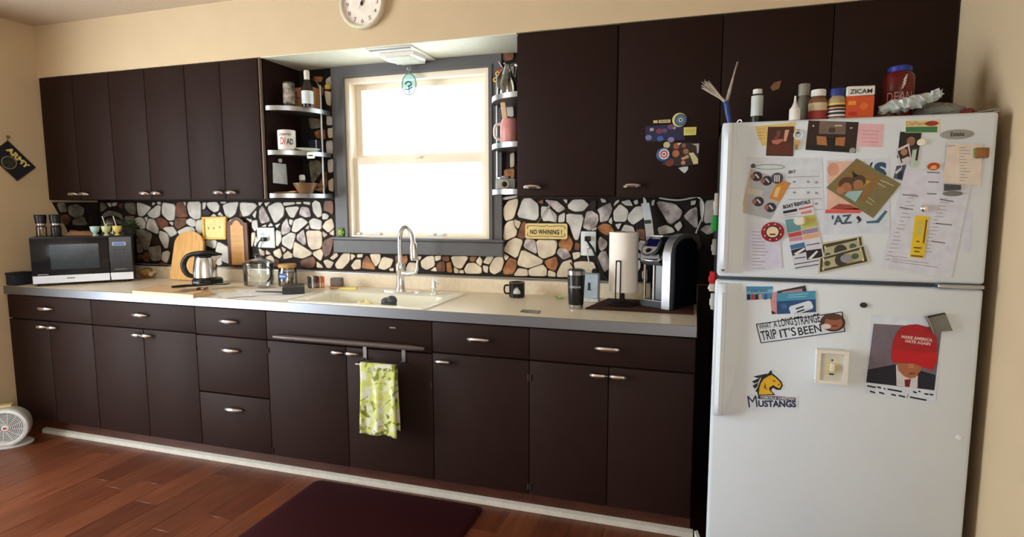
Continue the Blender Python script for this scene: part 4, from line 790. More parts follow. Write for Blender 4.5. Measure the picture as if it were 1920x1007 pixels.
for i in range(9):
    a = random.uniform(0, 6.28); c0 = Vector((random.uniform(-.025, .03), random.uniform(-.015, .015), .002)); d = Vector((math.cos(a), math.sin(a), random.uniform(.1, .7))); s_ = d.cross(Z).normalized()*.007; l = random.uniform(.018, .03)
    b.prism([c0, c0+d*l*.5+s_, c0+d*l, c0+d*l*.5-s_], (0, 0, .0008))
b.obj('leaves', C(120, 196, 80, .5), t, flat=True)
t, q = slab('packet_strip', 'thin dark sachet lying at the worktop edge', 'sachet', ((975, 584), (1009, 587), (1013, 582), (980, 580)), ZW+.0004, .003, M('sachet', (70, 62, 58), .4, scale=40, col2=(150, 140, 130)))
# placemat, paper towel
P = [onZ(u, v, ZW) for u, v in ((1100, 581), (1148, 561), (1345, 568), (1318, 590))]; pmx = Vector((3.72, -.25, ZW+.0004)); t = thing('placemat', 'dark brown woven placemat under the coffee maker', 'placemat', pmx)
P = [Vector((3.482, -.385, 0)), Vector((3.958, -.385, 0)), Vector((3.958, -.075, 0)), Vector((3.545, -.075, 0))]
B().prism([p-Vector((pmx.x, pmx.y, 0)) for p in P], (0, 0, .004)).obj('mat_base', C(44, 18, 14, .7), t)
for i in range(26):
    yy = -.380+i*.0118; xl = 3.484+(yy+.385)/.31*.062
    B().tube([(xl-pmx.x, yy-pmx.y, .0052), (3.956-pmx.x, yy-pmx.y, .0052)], .0045, 6, flat=.6).obj('woven_rib', C(72, 30, 22, .6) if i % 2 else C(52, 22, 18, .6), t)
p = onW(1167, 571); px_, py_ = onY(1167, 571, -.245).x, -.245; t = thing('paper_towel_holder', 'black wire stand carrying the kitchen roll', 'holder', (px_, py_, ZW+.0092))
B().lathe([(0, 0), (.070, 0), (.072, .004), (.066, .010), (.014, .014), (.010, .03), (.010, .05), (0, .05)], n=28).obj('stand_base', m_blackm, t)
B().tube([(0, 0, .04), (0, 0, .345)], .006, 8).obj('post', m_blackm, t)
lp = [(-.010, -.078, .02), (-.010, -.078, .20)]+[(-.010*math.cos(R(k)), -.078, .20+.012*math.sin(R(k))) for k in range(30, 180, 30)]+[(.010, -.078, .20), (.010, -.078, .02)]
B().tube([(-.010, -.02, .012)]+[(q[0]-.012, q[1], q[2]) for q in lp]+[(-.002, -.02, .012)], .0032, 8).obj('wire_loop', m_blackm, t)
t = thing('paper_towel_roll', 'white kitchen roll standing upright on its holder', 'paper towel', (px_, py_, ZW+.0092))
B().lathe([(.019, .062), (.064, .062), (.066, .064), (.066, .340), (.064, .342), (.019, .342), (.019, .062)], n=40).obj('roll', M('tissue', (250, 244, 236), .85, var=.02, scale=120, bump=.2), t); B().lathe([(.0188, .0615), (.0188, .3425), (.0165, .3425), (.0165, .0615)], n=20).obj('core', C(180, 150, 110), t)
B().prism([(.066, -.004, .062), (.067, .02, .062), (.067, .02, .342), (.066, -.004, .342)], (.0006, 0, 0)).obj('loose_sheet', M('tissue', (0, 0, 0)), t)
# white sleeve leaning on the stones
y = -.05; t = thing('knife_sleeve', 'tall narrow white and steel cutting tool hanging on the stones behind the coffee maker', 'utensil', onY(1222, 480, y)); q = onY(1222, 480, y)
def strip(uv, y, th, nm, mat): B().prism([onY(u, v, y)-q for u, v in uv], (0, th, 0)).obj(nm, mat, t)
strip(((1202, 382), (1217, 380), (1223, 413), (1208, 414)), y, .012, 'sleeve_top', C(206, 214, 218, .4)); strip(((1208, 414), (1223, 413), (1226, 442), (1211, 444)), y, .012, 'sleeve_middle', C(190, 188, 184, .4)); strip(((1211, 444), (1226, 442), (1227, 476), (1213, 478)), y, .012, 'sleeve_foot', C(150, 148, 142, .4))
strip(((1206, 369), (1211, 374), (1213, 382), (1206, 382)), y+.004, .004, 'tip', m_white); strip(((1208, 413), (1220, 412), (1221, 419), (1209, 420)), y-.002, .003, 'window_slot', C(52, 60, 54))
# white cable above the coffee maker
q = onY(1300, 400, -.03); t = thing('white_cable', 'thin white cable looping over the coffee maker', 'cable', q)
B().tube([onY(u, v, yy)-q for u, v, yy in ((1236, 371, -.02), (1255, 374, -.02), (1275, 375, -.02), (1298, 371, -.02), (1306, 369, -.03), (1315, 374, -.05), (1320, 386, -.06), (1318, 405, -.07), (1312, 420, -.09), (1305, 437, -.12))], .0042, 8).obj('wire', m_white, t)
# coffee maker
cm = thing('coffee_maker', 'black pod coffee maker with silver bands and water tank beside the fridge', 'coffee maker', (3.835, -.21, ZW+.0092), R(-27))
def side(pts, x0, x1, nm, mat, r=.006):
    "outline in the (y,z) side view extruded across x"
    b = B(); b.prism([(x0, a, c) for a, c in pts], (x1-x0, 0, 0))
    if r: bmesh.ops.bevel(b.bm, geom=[e for e in b.bm.edges], offset=r, segments=2, affect='EDGES', clamp_overlap=True)
    return b.obj(nm, mat, cm)
def rnd(pts): return pts
arcp = [(-.055+.0, .0), (.115, .0), (.115, .24), (.10, .285), (.06, .315), (.0, .318), (-.05, .31), (-.055, .28)]
side([(-.01, 0), (.125, 0), (.125, .22), (.118, .27), (.095, .305), (.05, .325), (-.01, .325)], -.085, .050, 'rear_body', m_black)
side([(-.105, 0), (.10, 0), (.10, .02), (-.105, .028)], -.080, .055, 'drip_base', C(30, 32, 36, .35), .004)
B().box(-.07, -.098, .028, .045, -.02, .033, .002, 1).obj('drip_tray', m_steel, cm)
hd = [(-.118, .195), (-.02, .195), (.0, .31), (-.02, .325), (-.07, .305), (-.118, .262), (-.126, .235)]
side(hd, -.080, .040, 'brew_head', m_black, .014)
MH = Matrix.Translation((-.02, -.108, .272)) @ Matrix.Rotation(R(42), 4, 'X')
P = rr(-.042, .042, -.055, .062, .040, 0)
B().prism([MH @ Vector((p[0], p[1], .004)) for p in P], (MH.to_3x3() @ Vector((0, 0, .006)))).obj('control_face', m_steel, cm)
B().prism([MH @ Vector((p[0]*.80, p[1]*.84, .0095)) for p in P], (MH.to_3x3() @ Vector((0, 0, .0012)))).obj('control_inlay', C(150, 148, 146, .35), cm)
B().prism([MH @ Vector(p) for p in ((-.030, .0, .0112), (.030, .0, .0112), (.028, .046, .0112), (-.028, .046, .0112))], MH.to_3x3() @ Vector((0, 0, .0015))).obj('screen', C(16, 18, 60, .15), cm)
B().lathe([(.013, .011), (.012, .015), (0, .016)], n=20, mat=MH @ Matrix.Translation((0, -.026, 0))).obj('brew_button', m_black, cm)
B().prism([MH @ Vector(p) for p in ((-.030, .060, .013), (.034, .060, .013), (.034, .068, .013), (-.030, .068, .013))], MH.to_3x3() @ Vector((0, 0, .003))).obj('handle_trim', m_white, cm)
B().tube([(-.082, -.06, .262), (-.078, -.10, .236), (-.05, -.122, .222), (0, -.126, .22), (.03, -.115, .226), (.043, -.07, .25), (.043, -.03, .28)], .007, 10, flat=.7).obj('head_band', m_chrome, cm)
B().tube([(-.066, -.085, .03), (-.066, -.085, .20)], .007, 8).obj('cup_rail', m_chrome, cm); B().box(-.02, -.094, .033, -.012, -.088, .195, .002, 1).obj('cup_rail', m_white, cm); B().box(-.012, -.086, .033, .040, -.012, .195, .003, 1).obj('cup_recess', C(58, 66, 72, .25), cm)
sb = [(-.115, 0), (-.085, 0), (-.085, .245), (-.07, .282), (-.04, .305), (.0, .315), (.05, .317), (.05, .335), (-.005, .334), (-.055, .324), (-.092, .298), (-.113, .252)]
b = B(); b.prism([(.040, a, c) for a, c in sb], (.040, 0, 0)); b.obj('silver_band', C(150, 150, 154, .35, metal=.6), cm)
sb2 = [(-.085, 0), (.125, 0), (.125, .24), (.11, .29), (.06, .317), (.0, .315), (-.04, .305), (-.07, .282), (-.085, .245)]
b = B(); b.prism([(.058, a, c) for a, c in sb2], (.030, 0, 0)); b.obj('water_tank', C(16, 20, 30, .2), cm)

# ------------------------------------------------------------------ towel on the sink cabinet
yt = -.690
a, b_ = onY(678, 683, yt), onY(752, 687, yt); q = Vector(((a.x+b_.x)/2, -.668, .700)); t = thing('towel_hook_rack', 'steel over-door towel rack hung on the sink cabinet bar', 'rack', q)
x0, x1 = onY(679, 660, -.640).x-q.x, onY(752, 663, -.640).x-q.x
for x in (x0, x1): B().box(x-.010, .0500, -.042, x+.010, .0525, .020, .001, 1).obj('strap', m_steel, t)
B().tube([(x0, .046, -.036), (x0, .0, -.043), (x0, -.020, -.046), (x0+.012, -.024, -.046), (x1-.012, -.024, -.046), (x1, -.020, -.046), (x1, .0, -.043), (x1, .046, -.036)], .0055, 8).obj('rail', m_steel, t)
m_tow = M('towel_print', (196, 204, 110), .85, scale=26, col2=(214, 216, 196), bump=.3)
nt = m_tow.node_tree; rp = [n for n in nt.nodes if n.type == 'MAP_RANGE'][0]; rp.inputs[1].default_value = .44; rp.inputs[2].default_value = .58
nz2 = nt.nodes.new('ShaderNodeTexNoise'); nz2.inputs['Scale'].default_value = 17; nz2.inputs['Distortion'].default_value = 1.2; tcn = [n for n in nt.nodes if n.type == 'TEX_COORD'][0]; nt.links.new(tcn.outputs['Object'], nz2.inputs['Vector'])
mr2 = nt.nodes.new('ShaderNodeMapRange'); mr2.inputs[1].default_value = .52; mr2.inputs[2].default_value = .60; mx2 = nt.nodes.new('ShaderNodeMix'); mx2.data_type = 'RGBA'; mx2.inputs[7].default_value = lin((118, 122, 44)); bs = nt.nodes['Principled BSDF']
old = bs.inputs['Base Color'].links[0].from_socket; nt.links.new(nz2.outputs[0], mr2.inputs[0]); nt.links.new(mr2.outputs[0], mx2.inputs[0]); nt.links.new(old, mx2.inputs[6]); nt.links.new(mx2.outputs[2], bs.inputs['Base Color'])
wx0, wx1, zb_ = onY(679, 750, yt).x, onY(745, 750, yt).x, onY(712, 814, yt).z; tq = Vector(((wx0+wx1)/2, -.691, .655)); W2 = (wx1-wx0)/2
t = thing('kitchen_towel', 'green and white patterned towel folded over the steel rack', 'towel', tq)
def cloth(y, sgn, bot, nm):
    b = B(); nx, nz_ = 18, 26; top = .006; g_ = []
    for j in range(nz_+1):
        f = j/nz_; row = []
        for i in range(nx+1):
            u = -1+2*i/nx; dd = .0055*math.sin(u*7+.8+f*1.5)*min(1, f*3)+.004*math.sin(u*13+2)*f
            row.append(b.bm.verts.new((u*W2*(1-.03*math.sin(f*5)), y-sgn*dd-sgn*.004*f, top+(bot-top)*f+(.004*math.sin(u*4) if j == nz_ else 0))))
        g_.append(row)
    for j in range(nz_):
        for i in range(nx): b.bm.faces.new([g_[j][i], g_[j][i+1], g_[j+1][i+1], g_[j+1][i]])
    o = b.obj(nm, m_tow, t, ang=180); md_ = o.modifiers.new('s', 'SOLIDIFY'); md_.thickness = .003; return o
cloth(-.0105, 1, zb_-tq.z, 'front_drop'); cloth(.0115, -1, (zb_-tq.z)*.93, 'back_drop')
B().prism([(-W2, .0125*math.cos(R(k))*1.0, .006+.006*math.sin(R(k))) for k in range(0, 181, 20)]+[(-W2, .009*math.cos(R(k)), .006+.0035*math.sin(R(k))) for k in range(180, -1, -20)], (W2*2, 0, 0)).obj('fold', m_tow, t)
# ------------------------------------------------------------------ floor things
q = Vector((2.612, -1.12, .0005)); t = thing('floor_mat', 'dark wine red anti-fatigue mat in front of the sink', 'mat', q)
P = rr(-.452, .452, -.51, .512, .035, 0); m_mat = M('mat_vinyl', (48, 6, 14), .7, spec=.2, var=.08, scale=200, bump=.1)
b = B(); A = [b.bm.verts.new((p[0], p[1], 0)) for p in P]; D = [b.bm.verts.new((p[0]*.998, p[1]*.998, .006)) for p in P]; E_ = [b.bm.verts.new((p[0]*.965, p[1]*.968, .014)) for p in P]; n = len(P)
for U, V in ((A, D), (D, E_)):
    for i in range(n): b.bm.faces.new([U[i], U[(i+1) % n], V[(i+1) % n], V[i]])
b.bm.faces.new(E_); b.obj('mat_body', m_mat, t)
# fan heater
t = thing('fan_heater', 'round white fan heater on the floor beside the cabinets', 'fan heater', (.165, -.755, .0), R(42)); m_fan = C(226, 230, 230, .35)
B().lathe([(0, 0), (.100, 0), (.104, .006), (.098, .014), (.05, .022), (0, .024)], n=32, sy=.8).obj('foot', m_fan, t)
MF = Matrix.Translation((0, -.055, .125)) @ Matrix.Rotation(R(90), 4, 'X')
B().lathe([(.088, .0), (.108, .004), (.112, .02), (.106, .034), (.094, .038), (.090, .030), (.088, .006)], n=44, mat=MF).obj('front_ring', m_fan, t)
B().lathe([(0, -.10), (.070, -.10), (.096, -.088), (.107, -.05), (.108, .006), (.0, .006)], n=40, mat=MF).obj('housing', C(206, 206, 196, .4), t)
for k in range(8):
    r_ = .026+k*.0085; B().tube([MF @ Vector((r_*math.cos(i*2*math.pi/28), r_*math.sin(i*2*math.pi/28), .026)) for i in range(28)], .0024, 6, True).obj('grille_ring', m_fan, t)
for k in range(12):
    a = k*math.pi/6; B().tube([MF @ Vector((.02*math.cos(a), .02*math.sin(a), .022)), MF @ Vector((.091*math.cos(a+.35), .091*math.sin(a+.35), .022))], .0016, 6).obj('grille_spoke', m_fan, t)
B().lathe([(0, .031), (.018, .030), (.020, .022)], n=20, mat=MF).obj('grille_hub', m_fan, t); B().box(-.007, -.0885, .119, .007, -.0855, .131).obj('red_badge', C(200, 60, 60), t)
B().lathe([(0, .0075), (.087, .0075)], n=30, mat=MF).obj('dark_inside', C(40, 44, 48, .7), t)
B().box(-.04, -.02, .222, .02, .03, .243, .006, 2).obj('top_knob', C(206, 190, 140, .4), t)

# ------------------------------------------------------------------ refrigerator
FX0, FX1, FY, FT = 4.035, 4.840, -.801, 1.676
f = thing('refrigerator', 'white top-freezer refrigerator with notes and magnets on its doors', 'refrigerator', (4.44, -.42, 0)); fb = Vector((4.44, -.42, 0)); f0, f1 = FX0-fb.x, FX1-fb.x
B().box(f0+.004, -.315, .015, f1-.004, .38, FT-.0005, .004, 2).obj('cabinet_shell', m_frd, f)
B().box(f0, FY-fb.y, 1.1355, f1, -.318, FT, .012, 3).obj('freezer_door', m_fr, f)
B().box(f0-.004, FY-fb.y, .07, f1, -.318, 1.1205, .012, 3).obj('fridge_door', m_fr, f)
B().box(f0+.01, -.345, 1.118, f1-.004, -.312, 1.139).obj('door_gap_gasket', C(70, 76, 84), f)
B().box(f1-.13, -.392, 1.121, f1-.004, -.33, 1.1345, .003, 1).obj('hinge', m_steel, f)
B().box(f0+.01, -.33, .012, f1-.01, -.30, .068).obj('kick_grille', C(60, 60, 60), f)
def fhandle(zs, parts):
    b = B(); n = len(zs)
    for i in range(n-1):
        pass
    return b
def handle(za, zc, flip, nm):
    "vertical moulded handle along the hinge-free edge: a thick lip that flares into the door"
    b = B(); N = 18; rows = []
    for i in range(N+1):
        s = i/N; z = za+(zc-za)*s; w = .085-.045*max(0, (s-.45)/.55)**1.4; d = .046 if i not in (0, N) else .022
        x = f0+.0005; y = FY-fb.y
        rows.append([b.bm.verts.new(p) for p in ((x, y-.0002, z), (x+.004, y-d*.8, z), (x+.018, y-d, z), (x+.030, y-d*.9, z), (x+.036, y-d*.35, z), (x+.044, y-.012, z), (x+w, y-.0002, z))])
    for A, D in zip(rows, rows[1:]):
        for k in range(6): b.bm.faces.new([A[k], A[k+1], D[k+1], D[k]])
    b.bm.faces.new(rows[0]); b.bm.faces.new(rows[-1][::-1])
    return b.obj(nm, m_fr, f)
handle(1.150, 1.672, 1, 'freezer_handle'); handle(1.112, .625, -1, 'fridge_handle')
B().lathe([(.006, 0), (.005, .003), (0, .004)], n=12, mat=Matrix.Translation((f0+.018, FY-fb.y-.030, 1.163)) @ Matrix.Rotation(R(90), 4, 'X')).obj('handle_screw', C(90, 90, 88), f)
# everything stuck on the doors ------------------------------------------------
FYS = FY-.0002
def fq(u, v, lv): return onY(u, v, FYS-lv)
def ccw(P):
    return P
def sheet(name, label, cat, quad, col, lv=0, th=.0008, group=None, mat=None):
    if min(col) > 195: col = (int(col[0]*.95), col[1], min(245, int(col[2]*1.07)))
    P = [fq(u, v, lv) for u, v in quad]; q = sum(P, Vector())/len(P)
    o = B().prism([p-q for p in P], (0, -th, 0)).obj(name, mat or C(*col, .6), loc=q, flat=True); tag(o, label, cat, group); return o, q, lv+th
def pr(o, q, lv, nm, quad, col, th=.0003, mat=None):
    P = [fq(u, v, lv) for u, v in quad]; return B().prism([p-q for p in P], (0, -th, 0)).obj(nm, mat or C(*col, .6), o, flat=True)
def disc(o, q, lv, nm, u, v, ru, rv, col, th=.0003, mat=None, n=24, r0=0):
    c = fq(u, v, lv)-q; k = pm(fq(u, v, lv)); b = B()
    b.prism([(c.x+ru/k*math.cos(2*math.pi*i/n), c.y, c.z+rv/k*math.sin(2*math.pi*i/n)) for i in range(n)], (0, -th, 0)); return b.obj(nm, mat or C(*col, .5), o)
def lines(o, q, lv, rows, hh=1.2, col=(150, 147, 152), nm='printed_lines'):
    b = B()
    for u0, v0, u1, v1 in rows: b.prism([fq(u0, v0, lv)-q, fq(u1, v1, lv)-q, fq(u1, v1+hh, lv)-q, fq(u0, v0+hh, lv)-q], (0, -.0002, 0))
    x = b.obj(nm, C(*col, .7), o, flat=True); x['kind'] = 'stuff'; return x
def ftext(o, q, lv, s, u0, v0, u1, v1, h, col, bold=.02, nm='lettering', sp=1.0):
    a, b_ = fq(u0, v0, lv), fq(u1, v1, lv); ex = b_-a; L = ex.length; ex.normalize(); ey = Vector((0, -1, 0)).cross(ex); ey = ey if ey.z > 0 else -ey
    return text(nm, s, a, ex, ey, L, h/pm(a), C(*col, .6), o, bold, .0004, q, sp)
def disc_thing(name, label, cat, u, v, r, th, col, lv, group=None, rv=None):
    q = fq(u, v, lv); k = pm(q); t = thing(name, label, cat, q, group=group); rv = rv or r
    b = B(); n = 28; A = []
    for rr_, y in ((1, 0), (1, -th*.7), (.92, -th)): A.append([b.bm.verts.new((rr_*r/k*math.cos(2*math.pi*i/n), y, rr_*rv/k*math.sin(2*math.pi*i/n))) for i in range(n)])
    for U, V in zip(A, A[1:]):
        for i in range(n): b.bm.faces.new([U[i], U[(i+1) % n], V[(i+1) % n], V[i]])
    b.bm.faces.new(A[-1]); b.obj('magnet_body', C(*col, .4), t); return t, q, lv+th
# freezer door
o, q, l = sheet('sticky_note', 'yellow sticky note half behind the brown photo', 'note', ((1415, 237), (1490, 229), (1492, 262), (1429, 274)), (222, 198, 120)); lines(o, q, l, [(1420, 242+k*6, 1434, 241+k*6) for k in range(4)], col=(196, 160, 90))
o, q, l = sheet('photograph', 'dark brown photo of a reclining person high on the freezer door', 'photo', ((1440, 238), (1489, 237), (1487, 293), (1436, 292)), (72, 34, 22), .0012, .0005)
pr(o, q, l, 'pictured_leg', ((1447, 263), (1468, 260), (1468, 265), (1457, 271), (1448, 269)), (176, 110, 90)); pr(o, q, l, 'pictured_paper', ((1472, 244), (1480, 243), (1474, 265), (1469, 265)), (214, 158, 130)); pr(o, q, l, 'pictured_arm', ((1450, 259), (1459, 252), (1463, 254), (1456, 262)), (120, 66, 48)); disc(o, q, l, 'pictured_head', 1460, 249, 4, 4, (110, 60, 44)); pr(o, q, l, 'pictured_sofa', ((1440, 273), (1485, 268), (1484, 290), (1438, 290)), (92, 40, 24))
t, q, l = disc_thing('key_ring', 'ring magnet with small gold tags beside the brown photo', 'key ring', 1496, 247, 4, .004, (90, 80, 74), .0005)
c = fq(1496, 253, .004)-q; k = pm(q); B().tube([(c.x+7/k*math.cos(i*math.pi/10), c.y, c.z+7.5/k*math.sin(i*math.pi/10)) for i in range(20)], .0018, 6, True).obj('ring', m_steel, t); disc(t, q, .004, 'gold_tag', 1495, 268, 5, 5, (206, 160, 80), .002); pr(t, q, .004, 'gold_bar', ((1490, 271), (1497, 271), (1496, 281), (1491, 281)), (150, 130, 60), .002)
o, q, l = sheet('photograph', 'dark photo of a lamplit living room on the freezer door', 'photo', ((1516, 226), (1610, 229), (1604, 287), (1510, 281)), (44, 26, 20)); pr(o, q, l, 'pictured_wall', ((1537, 226.7), (1586, 228.5), (1585, 252), (1535, 251)), (112, 94, 84)); pr(o, q, l, 'pictured_lamp', ((1531, 255), (1549, 256), (1551, 273), (1532, 271)), (166, 112, 64)); pr(o, q, l, 'pictured_lamp', ((1566, 258), (1585, 257), (1583, 274), (1564, 272)), (166, 106, 62)); pr(o, q, l, 'pictured_table', ((1549, 258), (1567, 258), (1565, 274), (1551, 273)), (16, 12, 12)); pr(o, q, l, 'pictured_floor', ((1513, 272), (1604, 278), (1603, 285), (1512, 280)), (18, 12, 12)); disc(o, q, l+.0003, 'pictured_head', 1560, 244, 6, 5, (60, 50, 46)); pr(o, q, l+.0003, 'pictured_light', ((1565, 234), (1579, 234), (1579, 237), (1565, 237)), (190, 176, 160)); disc(o, q, l, 'pictured_spark', 1525, 236, 1.5, 1.5, (230, 220, 200), n=10); disc(o, q, l, 'pictured_spark', 1596, 240, 2.4, 1.2, (210, 200, 180), n=10)
disc_thing('button_magnet', 'tiny silver magnet at the bottom corner of the living room photo', 'magnet', 1598, 282, 5, .005, (150, 150, 146), .0012)
o, q, l = sheet('sticky_note', 'pink sticky note on the freezer door', 'note', ((1610, 232), (1657, 233), (1654, 276), (1608, 275)), (222, 178, 186)); lines(o, q, l, [(1617, 244+i*7, 1647, 245+i*7) for i in range(4)], col=(196, 140, 160))
o, q, l = sheet('pizza_magnet', 'cream and green advertising magnet with a red oval near the door top', 'magnet', ((1697, 227), (1760, 224), (1759, 249), (1697, 249)), (224, 208, 160), 0, .002); pr(o, q, l, 'green_band', ((1698, 238), (1758, 237), (1757, 248), (1698, 248)), (56, 120, 76)); disc(o, q, l, 'red_oval', 1747, 231.5, 11, 4.6, (150, 46, 30)); ftext(o, q, l, 'DaPiani', 1699, 236, 1734, 235, 8, (190, 150, 70), .02)
o, q, l = sheet('photograph', 'portrait photo with black background near the fridge badge', 'photo', ((1688, 247), (1728, 249), (1720, 301), (1682, 296)), (30, 26, 22), .0005); disc(o, q, l, 'pictured_face', 1708, 265, 7, 8.5, (140, 100, 76)); pr(o, q, l, 'pictured_shirt', ((1695, 276), (1722, 276), (1719, 299), (1690, 296)), (54, 50, 48))
disc_thing('button_magnet', 'round cream magnet holding the black portrait photo', 'magnet', 1727, 267, 6.5, .006, (232, 226, 206), .0015)
o, q, l = sheet('photograph', 'small white-framed photo of a child overlapping the portrait', 'photo', ((1681, 280), (1704, 269), (1709, 299), (1689, 312)), (224, 204, 200), .0022, .001); pr(o, q, l, 'picture', ((1683, 284), (1702, 274), (1706, 294), (1690, 306)), (46, 30, 26)); disc(o, q, l+.0003, 'pictured_face', 1695, 285, 5.5, 6.5, (168, 122, 92)); pr(o, q, l+.0003, 'pictured_top', ((1690, 299), (1703, 293), (1707, 301), (1694, 308)), (206, 196, 206))
o, q, l = sheet('bookmark', 'pale green strip with a black bar over the portrait photo', 'card', ((1711, 281), (1720, 280), (1717, 314), (1707, 313)), (180, 196, 184), .0036, .0005); pr(o, q, l, 'black_bar', ((1719, 281), (1722, 281), (1719, 301), (1716, 301)), (24, 24, 26))
o, q, l = sheet('blue_sticker', 'dark blue ticket tucked under the big printed sheet', 'card', ((1681, 311), (1699, 309), (1693, 339), (1675, 334)), (70, 80, 104)); pr(o, q, l, 'white_mark', ((1678, 322), (1692, 312), (1690, 318), (1680, 327)), (200, 200, 206)); pr(o, q, l, 'dark_mark', ((1682, 328), (1692, 320), (1691, 334), (1684, 336)), (26, 30, 46))
t, q, l = disc_thing('brand_badge', 'oval grey maker badge at the top corner of the freezer door', 'badge', 1794, 252, 27, .003, (150, 150, 144), 0, rv=9); ftext(t, q, l, 'Estate', 1782, 256, 1808, 255, 8, (50, 48, 46), .02)
t, q, l = disc_thing('red_magnet', 'small red and yellow pointed magnet above the printed sheet', 'magnet', 1750, 312, 10, .004, (180, 60, 44), .0005, rv=7); pr(t, q, l, 'yellow_patch', ((1746, 311), (1755, 310), (1757, 317), (1744, 317)), (206, 170, 70))
# left group
o, q, l = sheet('wall_calendar', 'white paper calendar of 2017 pinned behind the keg leaflet', 'calendar', ((1400, 295), (1541, 296), (1546, 420), (1402, 436)), (218, 216, 214)); ftext(o, q, l, '2017', 1478, 326, 1492, 325, 6, (40, 36, 40), .05); lines(o, q, l, [(1476, 332, 1538, 330), (1472, 353, 1540, 351), (1478, 374, 1541, 372), (1480, 395, 1542, 392)], .9, (130, 126, 130)); lines(o, q, l, [(1487, 339+i*20, 1492, 339+i*20) for i in range(3)]+[(1513, 339+i*20, 1518, 339+i*20) for i in range(3)]+[(1528, 340+i*20, 1534, 340+i*20) for i in range(3)], 4, (150, 140, 156), 'day_numbers')
c = [(1443+28*math.cos(i*math.pi/12), 313-4.5*math.sin(i*math.pi/12)) for i in range(24)]; B().tube([fq(u, v, l)-q for u, v in c], .0012, 6, True).obj('oval_logo', C(110, 160, 110), o)
o, q, l = sheet('keg_leaflet', 'grey leaflet of four dark bottles with an orange strip at the calendar edge', 'leaflet', ((1407, 316), (1482, 343), (1444, 411), (1389, 398)), (168, 174, 182), .0012)
pr(o, q, l, 'orange_strip', ((1459, 338), (1482, 343), (1462, 378), (1442, 372)), (196, 134, 62)); pr(o, q, l, 'leaflet_edge', ((1408, 317), (1412, 318), (1396, 398), (1389, 397)), (190, 176, 150))
for u, v in ((1419, 331), (1438, 339), (1422, 378), (1445, 389)): 
    disc(o, q, l, 'pictured_bottle', u, v, 9.5, 9, (26, 26, 32)); pr(o, q, l+.0003, 'bottle_label', ((u-4, v-4), (u-1, v-5), (u+5, v+2), (u+3, v+4)), (206, 206, 210)); disc(o, q, l+.0003, 'pictured_cork', u-8, v+0, 4, 5, (150, 90, 90), n=12)
pr(o, q, l+.0003, 'text_block', ((1403, 352), (1432, 358), (1428, 368), (1400, 362)), (196, 190, 180)); pr(o, q, l+.0003, 'strip_text', ((1455, 352), (1464, 350), (1457, 370), (1450, 369)), (226, 190, 130))
t, q, l = disc_thing('pin_badge', 'dark navy round badge at the top of the keg leaflet', 'badge', 1457, 334, 10, .004, (36, 34, 50), .0025); 
for u in (1453, 1457, 1461): pr(t, q, l, 'badge_mark', ((u-1.2, 328), (u+1.2, 328), (u+.8, 341), (u-1.6, 341)), (200, 200, 206))
t, q, l = disc_thing('clip_magnet', 'small black square magnet at the calendar corner', 'magnet', 1412, 311, 4, .004, (24, 24, 28), .0025, rv=4)
o, q, l = sheet('list_paper', 'narrow white typed list under the red round magnet', 'paper', ((1401, 424), (1462, 438), (1467, 503), (1399, 509)), (216, 210, 218), .001); lines(o, q, l, [(1411, 434+i*6.2, 1411+random.choice([14, 18, 24, 30]), 434.5+i*6.2) for i in range(12)])
t, q, l = disc_thing('poker_magnet', 'round red magnet with pale centre and dots over the typed list', 'magnet', 1448.5, 435, 20, .006, (150, 30, 44), .002, rv=18.5); disc(t, q, l, 'dark_ring', 1448.5, 435, 13, 12.5, (50, 20, 26)); disc(t, q, l+.0003, 'pale_centre', 1448.5, 435, 10.5, 10, (226, 206, 170)); lines(t, q, l+.0007, [(1443, 438, 1454, 438)], 3, (90, 60, 50))
for i in range(8): a = i*math.pi/4+.3; disc(t, q, l, 'white_dot', 1448.5+16*math.cos(a), 435+15*math.sin(a), 1.5, 1.5, (220, 190, 190), n=8)
o, q, l = sheet('boat_rental_flyer', 'tall colourful boat rentals flyer held by a clear magnet', 'flyer', ((1467, 385), (1522, 374), (1549, 496), (1490, 506)), (216, 212, 214), .0014); ftext(o, q, l, 'BOAT RENTALS', 1469, 392, 1520, 381, 7, (24, 22, 26), .05)
for quad, col in ((((1468, 396), (1494, 391), (1495, 396), (1469, 401)), (30, 34, 48)), (((1497, 391), (1523, 385), (1524, 388), (1498, 394)), (190, 80, 66)), (((1501, 398), (1522, 393), (1523, 399), (1502, 402)), (206, 130, 120)), (((1472, 412), (1500, 409), (1502, 432), (1477, 437)), (96, 146, 156)), (((1508, 405), (1528, 402), (1533, 424), (1502, 431)), (190, 190, 100)), (((1478, 438), (1502, 433), (1504, 441), (1479, 446)), (184, 70, 66)), (((1503, 432), (1533, 426), (1534, 435), (1505, 440)), (150, 136, 160)), (((1480, 447), (1504, 442), (1506, 450), (1481, 453)), (190, 140, 160)), (((1506, 441), (1535, 436), (1537, 444), (1507, 450)), (216, 166, 126)), (((1481, 460), (1508, 454), (1510, 463), (1483, 468)), (60, 110, 160)), (((1483, 469), (1510, 463), (1512, 472), (1486, 480)), (30, 34, 42)), (((1511, 470), (1540, 466), (1543, 482), (1513, 487)), (28, 28, 36))): pr(o, q, l, 'colour_block', quad, col)
pr(o, q, l+.0003, 'pictured_boat', ((1488, 476), (1508, 464), (1510, 467), (1494, 478)), (220, 220, 224)); pr(o, q, l+.0003, 'pictured_boat', ((1515, 485), (1531, 470), (1534, 472), (1521, 486)), (214, 214, 218)); lines(o, q, l, [(1512, 459, 1537, 455), (1490, 484, 1511, 481), (1489, 495, 1543, 486), (1491, 502, 1546, 493)], 1.6, (40, 40, 46)); lines(o, q, l, [(1470, 404, 1498, 399), (1471, 408, 1494, 404)], 1.2)
